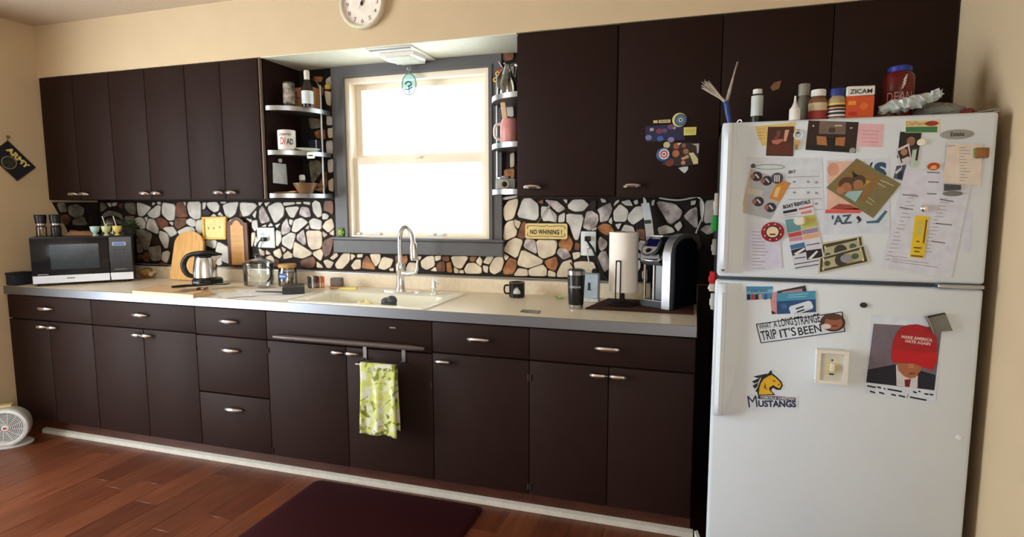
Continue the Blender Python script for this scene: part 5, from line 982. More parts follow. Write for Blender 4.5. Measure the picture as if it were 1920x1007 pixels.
t, q, l = disc_thing('clear_clip', 'clear square magnet clip on the boat rentals flyer', 'magnet', 1499, 414, 10, .012, (206, 206, 190), .0025, rv=9); pr(t, q, l, 'clip_face', ((1492, 408), (1506, 407), (1507, 420), (1493, 421)), (226, 224, 214), .003)
o, q, l = sheet('baby_calendar', 'white calendar sheet with a pink photo and blue letters', 'calendar', ((1550, 300), (1667, 296), (1668, 436), (1543, 440)), (216, 216, 216), .0002); pr(o, q, l, 'pink_photo', ((1553, 303), (1622, 302), (1622, 396), (1550, 399)), (220, 182, 164)); disc(o, q, l+.0003, 'pictured_blush', 1562, 318, 10, 12, (206, 150, 130)); pr(o, q, l+.0003, 'pictured_mouth', ((1556, 392), (1573, 382), (1596, 384), (1612, 393)), (150, 70, 60)); pr(o, q, l+.0003, 'red_bar', ((1548, 393), (1622, 390), (1612, 400), (1547, 400)), (206, 90, 82))
ftext(o, q, l, 'S', 1638, 336, 1662, 335, 31, (40, 76, 104), .06); ftext(o, q, l, "'AZ", 1560, 422, 1598, 419, 18, (64, 90, 112), .04); ftext(o, q, l, 'J', 1608, 419, 1617, 413, 11, (40, 44, 60), .05); pr(o, q, l, 'blue_stroke', ((1624, 415), (1643, 413), (1660, 394), (1664, 397), (1648, 418), (1625, 419)), (60, 110, 130)); pr(o, q, l, 'dark_stroke', ((1632, 306), (1637, 303), (1634, 312), (1630, 313)), (40, 44, 60))
o, q, l = sheet('family_card', 'olive green photo card of two faces set at a slant', 'card', ((1606, 297), (1689, 345), (1637, 409), (1549, 352)), (120, 112, 74), .0016); pr(o, q, l, 'photo_area', ((1606, 306), (1652, 335), (1622, 379), (1562, 350)), (132, 104, 58)); disc(o, q, l+.0003, 'pictured_hair', 1588, 345, 14, 13, (82, 44, 26)); disc(o, q, l+.00045, 'pictured_hair', 1609, 340, 13, 12, (74, 52, 30)); disc(o, q, l+.0008, 'pictured_face', 1587, 352, 9, 9.5, (160, 104, 68)); disc(o, q, l+.0008, 'pictured_face', 1609, 346, 8.5, 9, (156, 110, 70)); disc(o, q, l+.0011, 'pictured_face', 1576, 357, 6.5, 7, (176, 118, 84)); pr(o, q, l+.0014, 'pictured_shirt', ((1591, 359), (1618, 357), (1604, 379), (1583, 366)), (150, 186, 190)); pr(o, q, l+.0003, 'yellow_patch', ((1616, 335), (1633, 340), (1618, 351)), (186, 146, 60)); pr(o, q, l+.0014, 'pictured_ear', ((1597, 320), (1609, 330), (1601, 333)), (24, 22, 20)); lines(o, q, l, [(1640, 332, 1676, 348), (1618, 372, 1636, 384), (1626, 368, 1640, 378), (1640, 340, 1660, 350)], 1.4, (196, 190, 160))
# dollar bills
def bill(label, quad, lv):
    o, q, l = sheet('banknote', label, 'banknote', quad, (196, 192, 164), lv, .0005, 'banknotes on the freezer door')
    P = [Vector(p) for p in [(a, b_, 0) for a, b_ in quad]]
    def at(s, t_): p = (P[0]*(1-s)+P[1]*s)*(1-t_)+(P[3]*(1-s)+P[2]*s)*t_; return (p.x, p.y)
    pr(o, q, l, 'dark_border', [at(.03, .07), at(.97, .07), at(.97, .93), at(.03, .93)], (62, 60, 46)); pr(o, q, l+.0003, 'pale_field', [at(.08, .2), at(.92, .2), at(.92, .8), at(.08, .8)], (176, 172, 136)); u, v = at(.47, .5); disc(o, q, l+.0006, 'portrait_oval', u, v, 11, 12, (50, 50, 42)); u, v = at(.18, .5); disc(o, q, l+.0006, 'seal', u, v, 5, 5, (70, 72, 56)); u, v = at(.76, .48); disc(o, q, l+.0006, 'green_seal', u, v, 6, 5.5, (60, 96, 70))
    for s in (.1, .9):
        for w in (.2, .78): u, v = at(s, w); ftext(o, q, l+.0006, '1', u-1.5, v+3, u+1.5, v+2.5, 6, (214, 208, 176), .05)
    return o, q, l
bill('banknote tucked behind the lower banknote', ((1541, 455), (1616, 442), (1621, 470), (1536, 512)), .0002)
bill('banknote in front with a grey square magnet on it', ((1536, 483), (1621, 459), (1630, 492), (1534, 513)), .003)
t, q, l = disc_thing('square_magnet', 'small grey square magnet on the banknote', 'magnet', 1586, 485, 9, .004, (136, 136, 142), .0046, rv=8)
# right group
o, q, l = sheet('printed_sheet', 'white sheet corner showing behind the large printed sheet', 'paper', ((1795, 400), (1822, 395), (1818, 472), (1806, 473)), (214, 210, 212), .0002); 
o, q, l = sheet('printed_sheet', 'large white two-column printed sheet on the freezer door', 'paper', ((1697, 317), (1826, 322), (1784, 521), (1653, 502)), (218, 212, 214), .0012)
random.seed(9)
rows = [(1690+14-i*2.6, 363+i*7.2, 1690+14-i*2.6+random.uniform(8, 20), 364+i*7.2) for i in range(18)]+[(1764-i*2.2, 372+i*6.6, 1764-i*2.2+random.uniform(8, 18), 373+i*6.6) for i in range(16)]+[(1673, 480, 1702, 483), (1673, 485, 1740, 493), (1672, 489, 1758, 501)]; lines(o, q, l, rows)
lines(o, q, l, [(1738, 322, 1762, 323), (1740, 340, 1760, 341), (1738, 362, 1756, 363), (1692, 364, 1722, 367), (1687, 388, 1712, 392), (1762, 373, 1788, 377), (1755, 418, 1785, 421), (1746, 451, 1772, 455)], 1.8, (90, 88, 94), 'printed_headings')
o, q, l = sheet('recipe_sheet', 'white printed sheet at the door edge under the wooden square magnet', 'paper', ((1776, 268), (1842, 270), (1838, 348), (1767, 342)), (218, 206, 194), .0026); lines(o, q, l, [(1799, 276+i*5.6, 1799+random.uniform(8, 22), 276.4+i*5.6) for i in range(12)]); lines(o, q, l, [(1776, 273, 1791, 272)], 1.6)
t, q, l = disc_thing('wood_square_magnet', 'square brown wooden magnet with green edge near the door edge', 'magnet', 1839, 287, 3, .004, (120, 90, 50), .0036, rv=3); pr(t, q, .004, 'green_edge', ((1825, 279), (1830, 277), (1830, 297), (1825, 296)), (120, 140, 70), .008); B().box(-.018, -.012, -.016, .018, -.002, .016, .004, 2, mat=Matrix.Translation((.001, 0, 0))).obj('wood_face', C(140, 94, 44), t)
o, q, l = sheet('dark_clip', 'dark grey rectangular clip over the printed sheets', 'clip', ((1770, 345), (1801, 347), (1801, 356), (1770, 358)), (70, 70, 68), .0042, .004); 
t, q, l = disc_thing('oval_magnet', 'flat grey oval magnet below the dark clip', 'magnet', 1786, 363, 16, .003, (112, 112, 106), .0042, rv=4.5)
q = fq(1732, 391, .003); t = thing('steel_ball_magnet', 'round shiny steel magnet above the yellow strip', 'magnet', q); B().ell((0, -.006, 0), .012, .007, .012, 18, 10).obj('magnet_ball', m_chrome, t)
o, q, l = sheet('yellow_strip', 'long yellow ruler magnet with printed text on the big sheet', 'magnet', ((1716, 404), (1741, 406), (1732, 485), (1706, 482)), (222, 190, 40), .0024, .002); lines(o, q, l, [(1721-i*.8, 417+i*4, 1732-i*.8, 418+i*4) for i in range(6)], 1.6, (176, 190, 130)); lines(o, q, l, [(1718, 451, 1724, 452), (1713, 463, 1728, 464), (1714, 470, 1724, 471), (1708, 478, 1730, 480)], 2.4, (84, 74, 30)); pr(o, q, l, 'dark_side_print', ((1736, 412), (1739, 412), (1733, 456), (1730, 456)), (96, 84, 30))
# lower door
o, q, l = sheet('postcard', 'blue city skyline postcard below the freezer door', 'postcard', ((1399, 537), (1449, 537), (1447, 560), (1400, 563)), (70, 140, 190)); pr(o, q, l, 'pictured_water', ((1400, 546), (1448, 542), (1448, 549), (1400, 552)), (120, 176, 206)); ftext(o, q, l, 'CHICAGO', 1408, 549, 1440, 547, 5, (40, 70, 130), .03)
for u, col in ((1401, (30, 24, 26)), (1409, (196, 50, 40)), (1416, (34, 30, 34)), (1423, (220, 160, 120)), (1433, (60, 80, 140))): pr(o, q, l+.0003, 'pictured_tower', ((u, 553), (u+5, 551), (u+6, 561), (u, 562.5)), col)
o, q, l = sheet('pink_card', 'pink card at the back of the small stack of cards', 'card', ((1443, 549), (1461, 546), (1459, 588), (1447, 590)), (206, 150, 156)); pr(o, q, l, 'dark_corner', ((1447, 582), (1456, 588), (1447, 589)), (40, 30, 34))
o, q, l = sheet('dark_card', 'dark photo card peeking above the blue card', 'card', ((1457, 546), (1510, 535), (1513, 548), (1458, 556)), (54, 46, 50), .001); pr(o, q, l, 'pink_print', ((1466, 547), (1504, 541), (1505, 548), (1466, 552)), (176, 130, 140))
o, q, l = sheet('blue_card', 'bright blue two-tone card in the small stack of cards', 'card', ((1456, 550), (1529, 545), (1530, 585), (1457, 589)), (34, 78, 130), .002); pr(o, q, l, 'light_band', ((1456, 550), (1529, 545), (1529.4, 561), (1456.5, 565)), (70, 150, 186)); lines(o, q, l+.0003, [(1479, 553, 1515, 550), (1475, 557, 1512, 555)], 1.2, (150, 196, 214)); disc(o, q, l, 'seal', 1470, 574, 5, 5, (60, 100, 150))
o, q, l = sheet('name_label', 'white rounded label stuck across the blue card', 'label', ((1479, 578), (1482, 574), (1516, 564), (1521, 566), (1525, 575), (1523, 579), (1488, 591), (1483, 589)), (226, 228, 230), .0035); lines(o, q, l, [(1492, 578, 1507, 573), (1494, 584, 1508, 579)], 3, (50, 52, 56)); lines(o, q, l, [(1488, 588, 1518, 578)], .8)
o, q, l = sheet('bumper_sticker', 'white bumper sticker with long hand-drawn black lettering', 'sticker', ((1416, 607), (1580, 583), (1586, 622), (1426, 645)), (226, 228, 230), .0002)
b = B()
for a, c in (((1418, 608), (1579, 585)), ((1579, 585), (1584, 621)), ((1584, 621), (1427, 643)), ((1427, 643), (1418, 608))): b.tube([fq(*a, l)-q, fq(*c, l)-q], .0016, 6)
b.obj('black_border', m_blackm, o)
ftext(o, q, l, 'WHAT', 1424, 618, 1447, 614, 10, (20, 20, 22), .01); ftext(o, q, l, 'A', 1451, 614, 1458, 613, 11, (20, 20, 22), .01); ftext(o, q, l, 'LONG', 1461, 613, 1488, 609, 15, (20, 20, 22), .01); ftext(o, q, l, 'STRANGE', 1491, 611, 1539, 604, 17, (20, 20, 22), .01)
ftext(o, q, l, 'TRIP', 1429, 639, 1458, 634, 18, (20, 20, 22), .012); ftext(o, q, l, "IT'S", 1464, 634, 1494, 629, 17, (20, 20, 22), .012); ftext(o, q, l, 'BEEN', 1498, 629, 1541, 622, 15, (20, 20, 22), .012)
t, q, l = disc_thing('photo_button', 'round photo button covering the end of the bumper sticker', 'magnet', 1561, 604.5, 21, .004, (60, 40, 34), .0014, rv=17); disc(t, q, l, 'pictured_face', 1563, 605, 15, 14, (150, 92, 64)); disc(t, q, l+.0003, 'pictured_hair', 1562, 594, 16, 6, (84, 50, 36)); disc(t, q, l+.0003, 'pictured_shirt', 1549, 612, 8, 5, (214, 206, 200)); disc(t, q, l+.0003, 'pictured_mouth', 1565, 611, 5, 2, (110, 60, 48))
q = fq(1556, 684, 0); t = thing('light_switch_magnet', 'stick-on white light switch lamp in a raised square frame', 'light', q); k = pm(q); w, h = 26/k, 31/k
B().box(-w, -.030, -h, w, 0, h, .004, 2).obj('base_box', m_white, t)
b = B(); b.ring(-w-.001, w+.001, -h-.001, h+.001, .013, .013, .011, .011, -.036, -.026); b.obj('raised_frame', m_white, t, flat=True)
B().box(-w+.012, -.0312, -h+.010, w-.012, -.0302, h-.010).obj('switch_plate', C(206, 206, 196), t)
for x in (-.013, .013): B().box(x-.004, -.0318, -.024, x+.004, -.0311, .024).obj('led_strip', C(214, 208, 130), t)
B().box(-.007, -.042, -.014, .007, -.031, .014, .002, 1).obj('toggle', m_white, t); B().lathe([(.004, 0), (0, .002)], n=10, mat=Matrix.Translation((0, -.031, .024)) @ Matrix.Rotation(R(90), 4, 'X')).obj('screw', C(70, 64, 40), t); B().box(-.007, -.033, -.027, .007, -.031, -.022).obj('dark_mark', C(60, 56, 40), t)
# mustangs sticker
OUT = [(1402, 766), (1401, 757), (1404, 741), (1420, 738), (1417, 732), (1408, 726), (1409, 712), (1410, 704), (1420, 702), (1432, 697), (1447, 692), (1452, 694), (1458, 701), (1466, 710), (1470, 722), (1467, 732), (1454, 734), (1459, 740), (1490, 743), (1497, 744), (1496, 767), (1480, 764), (1448, 767), (1412, 768)]
o, q, l = sheet('team_sticker', 'school team sticker with a yellow horse head and navy lettering', 'sticker', OUT, (226, 226, 228), .0002, .0006)
pr(o, q, l, 'horse_outline', [(1420, 738), (1421, 726), (1424, 717), (1428, 707), (1440, 701), (1445, 694), (1448, 700), (1456, 706), (1465, 715), (1468, 723), (1464, 731), (1456, 731), (1449, 727), (1446, 732), (1454, 741), (1421, 741)], (30, 28, 34))
pr(o, q, l+.0003, 'horse_head', [(1423, 737), (1424, 727), (1427, 718), (1432, 711), (1441, 705), (1447, 703), (1454, 708), (1462, 716), (1465, 722), (1462, 728), (1457, 727), (1450, 722), (1442, 727), (1443, 732), (1450, 739), (1423, 740)], (226, 180, 40))
for quad in (((1412, 706), (1440, 700), (1430, 708), (1420, 709)), ((1410, 715), (1426, 708), (1422, 716), (1414, 719)), ((1411, 723), (1422, 717), (1420, 725), (1415, 729)), ((1416, 733), (1421, 726), (1420, 736))): pr(o, q, l+.0004, 'mane_lock', quad, (40, 40, 50))
for quad in (((1448, 712), (1455, 715), (1451, 716)), ((1458, 720), (1462, 721), (1460, 723)), ((1452, 724), (1460, 728), (1455, 729), (1451, 727)), ((1434, 716), (1436, 727), (1440, 732), (1433, 727)), ((1444, 699), (1447, 694), (1448, 703))): pr(o, q, l+.0007, 'face_line', quad, (40, 34, 30))
pr(o, q, l, 'navy_band', [(1421, 741), (1458, 743), (1492, 746), (1491, 752), (1421, 748)], (40, 52, 84)); ftext(o, q, l+.0004, 'YORKVILLE CHRISTIAN', 1425, 747, 1489, 751, 5, (230, 230, 232), .02)
ftext(o, q, l+.0004, 'M', 1404, 764, 1421, 763, 22, (34, 44, 76), .0); ftext(o, q, l+.0004, 'USTANGS', 1422, 763, 1493, 764, 13, (34, 44, 76), .04)
disc_thing('black_dot_magnet', 'small black round magnet alone on the lower door', 'magnet', 1619, 572, 6, .006, (26, 22, 24), 0, rv=5)
disc_thing('white_dot_magnet', 'tiny white round magnet low near the door edge', 'magnet', 1797, 820, 4, .005, (226, 226, 228), 0)
# hat photo
o, q, l = sheet('instant_photo', 'white-bordered photo of a person in a red cap and dark suit', 'photo', ((1634, 590), (1766, 604), (1754, 754), (1619, 738)), (222, 222, 224), .0002)
pr(o, q, l, 'photo_background', ((1638, 607), (1766, 614), (1752, 732), (1624, 717)), (112, 104, 116)); pr(o, q, l+.0003, 'pictured_suit', ((1624, 717), (1627, 693), (1679, 683), (1684, 700), (1700, 724), (1708, 726), (1716, 705), (1722, 694), (1754, 703), (1752, 732)), (26, 28, 44)); pr(o, q, l+.0006, 'pictured_collar', ((1680, 684), (1690, 690), (1712, 706), (1721, 704), (1720, 729), (1681, 723)), (206, 204, 210)); pr(o, q, l+.0009, 'pictured_tie', ((1696, 712), (1708, 711), (1705, 726), (1697, 725)), (110, 20, 34)); pr(o, q, l+.0009, 'pictured_face', ((1680, 672), (1728, 676), (1727, 694), (1716, 708), (1706, 710), (1694, 705), (1684, 694)), (168, 104, 74)); pr(o, q, l+.0012, 'pictured_nose', ((1704, 682), (1711, 682), (1714, 690), (1704, 690)), (190, 124, 92)); pr(o, q, l+.0012, 'pictured_mouth', ((1703, 699), (1717, 699), (1714, 702), (1705, 702)), (120, 60, 50)); pr(o, q, l+.0012, 'face_shade', ((1682, 676), (1726, 679), (1726, 682), (1682, 681)), (120, 66, 46))
pr(o, q, l+.0015, 'pictured_cap', ((1672, 655), (1674, 640), (1681, 624), (1690, 613), (1704, 609), (1720, 608), (1735, 612), (1747, 620), (1755, 632), (1758, 648), (1756, 668)), (164, 26, 34)); pr(o, q, l+.0018, 'cap_brim', ((1672, 655), (1690, 657), (1735, 662), (1757, 660), (1756, 680), (1748, 694), (1733, 690), (1715, 682), (1690, 679), (1674, 680), (1671, 672)), (186, 22, 30))
ftext(o, q, l+.0019, 'MAKE AMERICA', 1690, 634, 1748, 641, 6, (226, 190, 190), .04); ftext(o, q, l+.0019, 'HATE AGAIN', 1697, 642, 1744, 648, 6, (226, 190, 190), .04)
lines(o, q, l+.0004, [(1626, 722, 1642, 725), (1645, 724, 1652, 726), (1657, 727, 1660, 728), (1664, 728, 1691, 733), (1712, 733, 1719, 735), (1722, 732, 1726, 733), (1733, 737, 1741, 738), (1743, 738, 1750, 739), (1631, 732, 1641, 735), (1648, 734, 1658, 737), (1671, 738, 1680, 740), (1685, 740, 1697, 743), (1700, 745, 1703, 738), (1706, 743, 1737, 749)], 3, (30, 30, 34), 'handwriting')
q = fq(1760, 606, .002); t = thing('bulldog_clip', 'grey steel clip magnet holding the photo corner', 'clip', q)
B().prism([fq(u, v, .004)-q for u, v in ((1737, 594), (1771, 587), (1784, 619), (1751, 621))], (0, -.010, 0)).obj('clip_plate', M('clip_steel', (120, 122, 116), .35, .5), t); B().tube([fq(1736, 593, .016)-q, fq(1743, 607, .018)-q, fq(1750, 625, .016)-q], .0035, 8).obj('clip_lever', m_steel, t)
B().prism([fq(u, v, .015)-q for u, v in ((1737, 593), (1771, 586), (1772, 588), (1738, 596))], (0, -.003, 0)).obj('clip_edge', m_blackm, t)
# clips hanging on the hinge-free side of the fridge
def sideclip(name, label, u, v0, v1, y, w, col):
    a, b_ = onX(u, v0, FX0-.006), None; z1 = onY(u, v0, y).z; z0 = onY(u, v1, y).z; q = Vector((FX0+.0035, y, (z0+z1)/2)); t = thing(name, label, 'clip', q)
    h = (z1-z0)/2; B().box(-w, -.014, -h, 0, .014, h, .004, 2).obj('clip_body', C(*col, .35), t); B().box(-w-.004, -.010, -h*.5, -w+.002, .010, h*.3, .002, 1).obj('clip_lever', C(*col, .35), t); return t
sideclip('bag_clip', 'green bag clip on the side of the fridge', 1341, 405, 434, -.60, .022, (30, 150, 60)); sideclip('bag_clip', 'red bag clip on the side of the fridge near the door gap', 1337, 509, 535, -.62, .024, (196, 30, 36)); sideclip('bag_clip', 'white bag clip below the red clip on the fridge side', 1337, 532, 546, -.64, .026, (220, 212, 200)); sideclip('bag_clip', 'long grey clip below the green clip on the fridge side', 1338, 448, 478, -.60, .018, (150, 150, 148)); sideclip('bag_clip', 'long white clip at the top of the fridge side', 1341, 362, 404, -.60, .016, (206, 196, 186)); sideclip('bag_clip', 'thin white strip lowest on the fridge side', 1336, 550, 580, -.64, .018, (200, 204, 206))

# ------------------------------------------------------------------ magnets on the wall cabinet
FYS_K = FYS
FYS = FU-.0003
o, q, l = sheet('label_strip', 'pair of tan word labels on the dark cabinet door', 'label', ((1225, 226), (1257, 224), (1257, 230), (1225, 231)), (206, 190, 140)); pr(o, q, l, 'gap', ((1233, 224), (1235, 224), (1235, 231), (1233, 231)), (40, 26, 22)); lines(o, q, l, [(1238, 227, 1254, 226)], 1.6, (110, 96, 70))
o, q, l = sheet('photograph', 'dark blue photo of people in blue shirts on the cabinet door', 'photo', ((1210, 237), (1280, 232), (1284, 262), (1211, 266)), (30, 32, 70)); 
for u, v, r_, col in ((1222, 243, 4, (160, 150, 150)), (1236, 246, 6, (120, 50, 76)), (1246, 245, 5, (96, 70, 110)), (1258, 238, 6, (110, 70, 110)), (1216, 258, 6, (110, 120, 170)), (1238, 260, 6, (50, 90, 160)), (1258, 262, 6, (130, 120, 170)), (1268, 248, 7, (24, 26, 60)), (1264, 240, 3, (170, 170, 180))): disc(o, q, l, 'pictured_figure', u, v, r_, r_*.8, col)
t, q, l = disc_thing('bottle_cap_magnet', 'blue ringed bottle cap magnet with yellow rim', 'magnet', 1274, 225, 13, .006, (206, 196, 120), .0006); disc(t, q, l, 'blue_face', 1276, 225, 11, 11, (44, 84, 116)); disc(t, q, l+.0003, 'pale_ring', 1276, 225, 7.5, 7.5, (100, 150, 180)); disc(t, q, l+.0006, 'dark_ring', 1276, 225, 5.8, 5.8, (30, 50, 76)); disc(t, q, l+.0009, 'white_ring', 1276, 225, 4, 4, (214, 214, 214)); disc(t, q, l+.0012, 'black_eye', 1276, 225, 2, 2, (20, 20, 24))
t, q, l = disc_thing('target_magnet', 'round white red and blue target magnet on the cabinet door', 'magnet', 1244, 290, 13, .006, (44, 76, 116), .002); disc(t, q, l, 'pale_ring', 1245, 289, 9.5, 10, (190, 204, 220)); disc(t, q, l+.0003, 'red_ring', 1245, 289, 6.8, 7.2, (190, 70, 66)); disc(t, q, l+.0006, 'white_ring', 1245, 289, 4, 4.4, (226, 222, 220)); disc(t, q, l+.0009, 'blue_eye', 1245, 289, 2, 2.2, (30, 40, 70))
o, q, l = sheet('yellow_tile', 'pale yellow rectangular magnet on the cabinet door', 'magnet', ((1282, 239), (1306, 238), (1305, 253), (1282, 254)), (214, 206, 110), 0, .003); pr(o, q, l, 'inner_field', ((1285, 241.5), (1303, 240.5), (1302.5, 250.5), (1285, 251.5)), (196, 186, 96))
o, q, l = sheet('photograph', 'group photo of several people beside the target magnet', 'photo', ((1244, 267), (1312, 268), (1308, 308), (1282, 311), (1242, 310)), (40, 30, 26), .0002)
for u, v, r_, col in ((1268, 274, 5.5, (150, 84, 52)), (1282, 273, 4, (140, 80, 50)), (1267, 288, 6.5, (176, 104, 62)), (1286, 284, 5, (150, 100, 70)), (1281, 305, 4, (190, 130, 96)), (1255, 304, 8, (110, 48, 30)), (1250, 272, 6, (196, 190, 140))): disc(o, q, l, 'pictured_face', u, v, r_, r_, col)
pr(o, q, l+.0003, 'pictured_sleeve', ((1291, 287), (1300, 286), (1309, 298), (1309, 307), (1300, 308), (1296, 297)), (206, 196, 150)); pr(o, q, l+.0003, 'pictured_arm', ((1276, 297), (1290, 290), (1292, 296), (1280, 300)), (190, 150, 100)); pr(o, q, l+.0003, 'pictured_light', ((1297, 270), (1311, 269), (1310, 286), (1307, 288), (1306, 274)), (176, 170, 160)); pr(o, q, l+.0003, 'pictured_shirt', ((1270, 268), (1278, 268), (1272, 273)), (200, 196, 186))
o, q, l = sheet('paper_star', 'small white folded paper at the foot of the group photo', 'paper', ((1272, 315), (1280, 313), (1290, 312), (1290, 318), (1284, 325), (1279, 322)), (190, 200, 204), .0012, .002)
o, q, l = sheet('tan_tag', 'tan folded tag on the dark cabinet door above the pill bottles', 'tag', ((1444, 164), (1451, 155), (1465, 151), (1461, 166), (1449, 171)), (120, 84, 44), 0, .002)
o, q, l = sheet('tan_tag', 'tan tag on the dark cabinet door beside the red bottle', 'tag', ((1697, 128), (1708, 134), (1714, 142), (1708, 146), (1700, 138)), (120, 84, 44), 0, .002)
FYS = FYS_K

# ------------------------------------------------------------------ things on top of the fridge
FTZ = FT+.0006
def top(u, v, y): q = onY(u, v, y); return Vector((q.x, y, FTZ))
def bottle(name, label, u, vt, w, y, prof_cap, col_b, col_c, lab=None, group='bottles on top of the fridge', body='bottle_body', capf=.8):
    q = top(u, 210, y); k = pm(Vector((q.x, y, FTZ+.05))); r = w/2/k; H = onY(u, vt, y).z-FTZ; hc = H*prof_cap; t = thing(name, label, 'bottle', q, group=group); hb = H-hc
    B().lathe([(0, 0), (r*.95, 0), (r, .003), (r, hb*.78), (r*.85, hb*.92), (r*capf*.85, hb*.97), (r*capf*.85, hb), (0, hb)], n=24).obj(body, col_b, t)
    B().lathe([(r*capf, hb+.0005), (r*capf, H-.004), (r*capf*.92, H), (0, H)], n=24).obj('cap', col_c, t)
    if lab: B().lathe([(r*1.012, hb*lab[1]), (r*1.012, hb*lab[2])], n=24).obj('label', lab[0], t)
    return t, q, r, H
wht = C(226, 226, 222, .4); drk = C(26, 24, 24, .4)
bottle('medicine_bottle', 'small dark bottle with white cap and label at the handle end', 1419, 168, 21, -.55, .12, drk, wht, (C(196, 204, 200), .38, .95))
q = top(1490, 210, -.775); t = thing('dropper_bottle', 'white nasal spray bottle with a pointed nozzle', 'bottle', q, group='bottles on top of the fridge'); k = pm(q); r = 9.5/k; H = onY(1491, 180, -.775).z-FTZ
B().lathe([(0, 0), (r, 0), (r*1.02, .003), (r*1.0, H*.45), (r*.6, H*.56), (0, H*.56)], n=20).obj('bottle_body', wht, t); B().lathe([(r*.62, H*.5), (r*.5, H*.62), (r*.28, H*.72), (r*.16, H), (0, H)], n=16).obj('nozzle', wht, t)
bottle('vitamin_bottle', 'grey bottle with a rounded cap behind the white spray bottle', 1506, 158, 22, -.66, .3, C(104, 100, 90, .4), C(136, 132, 122, .4), capf=.92)
bottle('vitamin_bottle', 'brown supplement bottle with white cap and red label', 1533, 169, 32, -.74, .22, C(120, 84, 58, .3), wht, (C(206, 190, 160), .40, .72)); q_ = top(1533, 210, -.74); t_, _, r_, H_ = q_, 0, 16/pm(q_), onY(1533, 169, -.74).z-FTZ
B().lathe([(r_*1.015, .004), (r_*1.015, H_*.78*.38)], n=24).obj('red_label', C(150, 50, 44), bpy.data.objects[[o.name for o in bpy.data.objects if o.get('label') == 'brown supplement bottle with white cap and red label'][0]])
t, q, r, H = bottle('vitamin_bottle', 'bottle with blue cap and striped label next to the orange box', 1568, 167, 32, -.745, .24, C(170, 150, 120, .3), C(36, 56, 130, .4), (C(30, 32, 40), .08, .68)); 
for a, c, col in ((.60, .68, (226, 196, 80)), (.44, .50, (226, 150, 110)), (.30, .36, (220, 220, 216)), (.12, .20, (220, 220, 216))): B().lathe([(r*1.02, H*.76*a), (r*1.02, H*.76*c)], n=24).obj('label_stripe', C(*col), t)
q = top(1612, 210, -.765); k = pm(q); w = 24/k; H = onY(1612, 161, -.765).z-FTZ; t = thing('remedy_box', 'orange and white cold remedy box among the pill bottles', 'box', q, R(4))
B().box(-w, 0, 0, w, .05, H*.70, .003, 1).obj('box_body', C(206, 84, 34), t); B().box(-w*.99, -.001, H*.702, w*.99, .05, H, .003, 1).obj('box_top', wht, t)
bx = Vector(t.location); o = text('lettering', 'ZICAM', Vector((-w*.78, -.0014, H*.76)), X, Z, w*1.56, H*.14, m_blackm, t, .015)
B().box(-w*.85, -.0010, H*.42, -w*.30, -.0002, H*.54).obj('yellow_panel', C(230, 150, 50), t); B().lathe([(0, .0012), (.012, .001)], n=16, mat=Matrix.Translation((w*.25, 0, H*.38)) @ Matrix.Rotation(R(90), 4, 'X')).obj('round_print', C(220, 110, 50), t); B().box(-w*.8, -.0012, .010, -w*.2, -.0002, .022).obj('red_print', C(190, 40, 30), t)
# red water bottle
q = top(1682, 210, -.66); k = pm(Vector((q.x, -.66, 1.75))); r = 25/k; H = onY(1680, 125, -.66).z-FTZ; t = thing('red_water_bottle', 'large red drinking bottle with blue cap and pale lettering', 'bottle', q)
B().lathe([(0, 0), (r*.95, 0), (r, .005), (r, H*.76), (r*.94, H*.83), (r*.76, H*.88), (r*.74, H*.9), (0, H*.9)], n=32).obj('bottle_body', C(96, 12, 16, .2), t); B().lathe([(r*.78, H*.89), (r*.78, H*.97), (r*.62, H), (0, H)], n=28).obj('cap', C(26, 50, 150, .4), t)
ca = math.atan2(CAM.y-q.y, CAM.x-q.x); curved(t, 'DEAN', q, r*1.008, ca-.75, ca+.95, H*.33, H*.50, C(206, 160, 150), .0); 
for i in range(4): curved(t, '/', q, r*1.008, ca+.15+.03*i, ca+.45+.03*i, H*(.55+.05*i), H*(.65+.05*i), C(206, 196, 196), .02)
# plastic bags
def blob(name, label, cat, q, parts, mats, seed, j=.006):
    t = thing(name, label, cat, q); random.seed(seed)
    for nm, c, rx, ry, rz, m in parts:
        b = B(); b.ell((0, 0, 0), rx, ry, rz, 18, 10)
        for v in b.bm.verts: v.co += Vector((random.uniform(-j, j), random.uniform(-j, j), random.uniform(-j, j)))
        zm_ = min(v.co.z for v in b.bm.verts)
        for v in b.bm.verts: v.co += Vector(c)
        for v in b.bm.verts: v.co.z = max(v.co.z, .0005)
        b.obj(nm, m, t, flat=True)
    return t
q = top(1712, 210, -.735)
m_bag = M('plastic_bag', (186, 196, 198), .3, var=.1, scale=30); m_bagg = M('grey_bag', (112, 112, 106), .35, var=.25, scale=25)
t = thing('plastic_bag', 'crumpled pale plastic bag rolled on top of the fridge', 'bag', q); random.seed(21)
b = B(); A_ = [onY(1650, 210, -.74), onY(1668, 200, -.74), onY(1695, 196, -.74), onY(1722, 190, -.74), onY(1745, 182, -.74), onY(1763, 174, -.74)]
b.tube([p-q for p in A_], [.012, .020, .022, .020, .016, .014], 9); 
for v in b.bm.verts: v.co += Vector((random.uniform(-.005, .005), random.uniform(-.005, .005), random.uniform(-.005, .005))); v.co.z = max(v.co.z, .0005)
b.obj('rolled_bag', m_bag, t, flat=True)
b = B(); pts = [(1755, 178), (1768, 166), (1764, 181), (1758, 188), (1740, 194), (1735, 190)]; b.prism([onY(u, v, -.745)-q for u, v in pts], (0, .003, 0)); b.obj('bag_tail', m_bag, t, flat=True)
blob('grey_bag', 'dull grey plastic bag slumped behind the pale rolled bag', 'bag', top(1762, 210, -.69), [('bag_body', (0, 0, .018), .075, .05, .028, m_bagg)], None, 4)
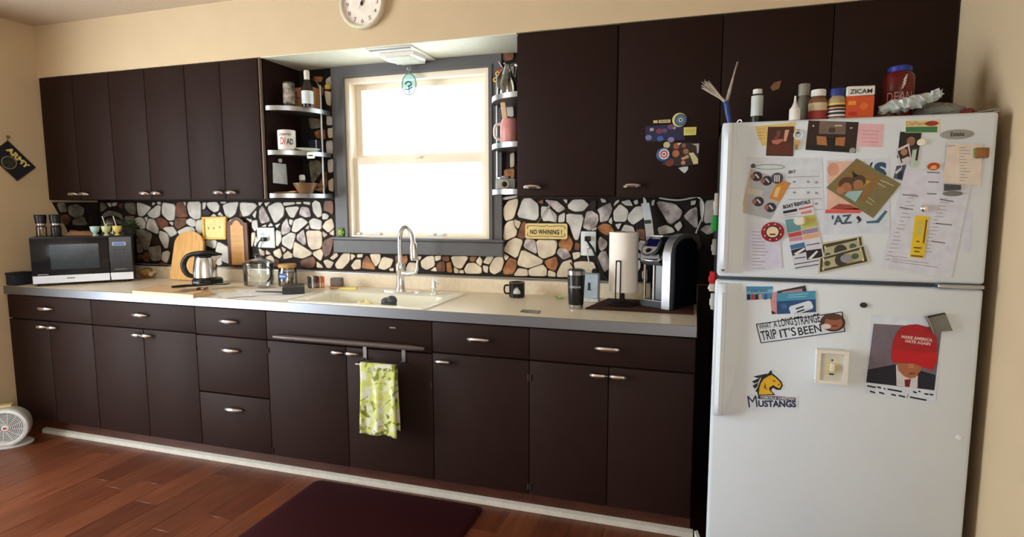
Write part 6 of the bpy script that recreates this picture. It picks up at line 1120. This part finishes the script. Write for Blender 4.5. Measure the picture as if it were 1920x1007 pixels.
blob('red_net', 'crumpled red net scrap at the fridge top corner', 'bag', top(1812, 210, -.72), [('net_body', (0, 0, .008), .028, .022, .014, C(120, 40, 28))], None, 6, .004)
blob('brown_bag', 'small brown paper scrap beside the red bottle', 'bag', top(1660, 210, -.71), [('scrap_body', (0, 0, .008), .03, .022, .016, C(120, 90, 70))], None, 9, .005)
q = Vector((onY(1852, 211, -.745).x, -.745, FT+.0005+.0)); t = thing('eyeglasses', 'folded wire eyeglasses lying on the fridge corner', 'glasses', q)
B().tube([(-.040, .0, .004), (-.01, -.004, .009), (.012, -.006, .0125), (.028, -.004, .012)], .0022, 6).tube([(.012, -.012, .006), (.026, -.010, .006), (.03, .0, .006), (.014, .002, .006)], .0018, 6, True).obj('wire_frame', m_steel, t)
# feather duster / brush by the handle
q = Vector((onY(1362, 215, -.70).x+.014, -.70, FTZ)); t = thing('pastry_brush', 'blue-handled brush with white bristles standing at the fridge top corner', 'brush', q)
h0 = onY(1362, 195, -.70)-q
B().tube([(.0, 0, .0), h0*.6, h0, onY(1361, 190, -.70)-q], [.008, .010, .010, .008], 10).obj('blue_handle', C(30, 60, 130, .4), t)
b = B(); random.seed(2); base = onY(1360, 191, -.70)-q; tip = onY(1322, 158, -.72)-q
for i in range(40):
    e_ = tip+Vector((random.uniform(-.014, .014), random.uniform(-.014, .014), random.uniform(-.014, .014))); b.tube([base+Vector((random.uniform(-.003, .003), random.uniform(-.003, .003), random.uniform(-.003, .003))), (base+e_)/2, e_], [.0014, .0012, .0006], 4)
o = b.obj('bristles', C(206, 196, 186, .7), t); o['kind'] = 'stuff'
B().tube([onY(1362, 192, -.70)-q, onY(1368, 170, -.70)-q, onY(1376, 140, -.70)-q, onY(1383, 116, -.70)-q], [.0065, .006, .003, .004], 8).obj('thin_stick', M('stick', (110, 84, 70), .6, scale=30, col2=(190, 186, 186)), t)
B().tube([(.02, -.002, .0), (.026, -.004, .016), (.036, -.004, .018), (.04, -.002, .002)], .003, 6).obj('wire_clip', m_steel, t)
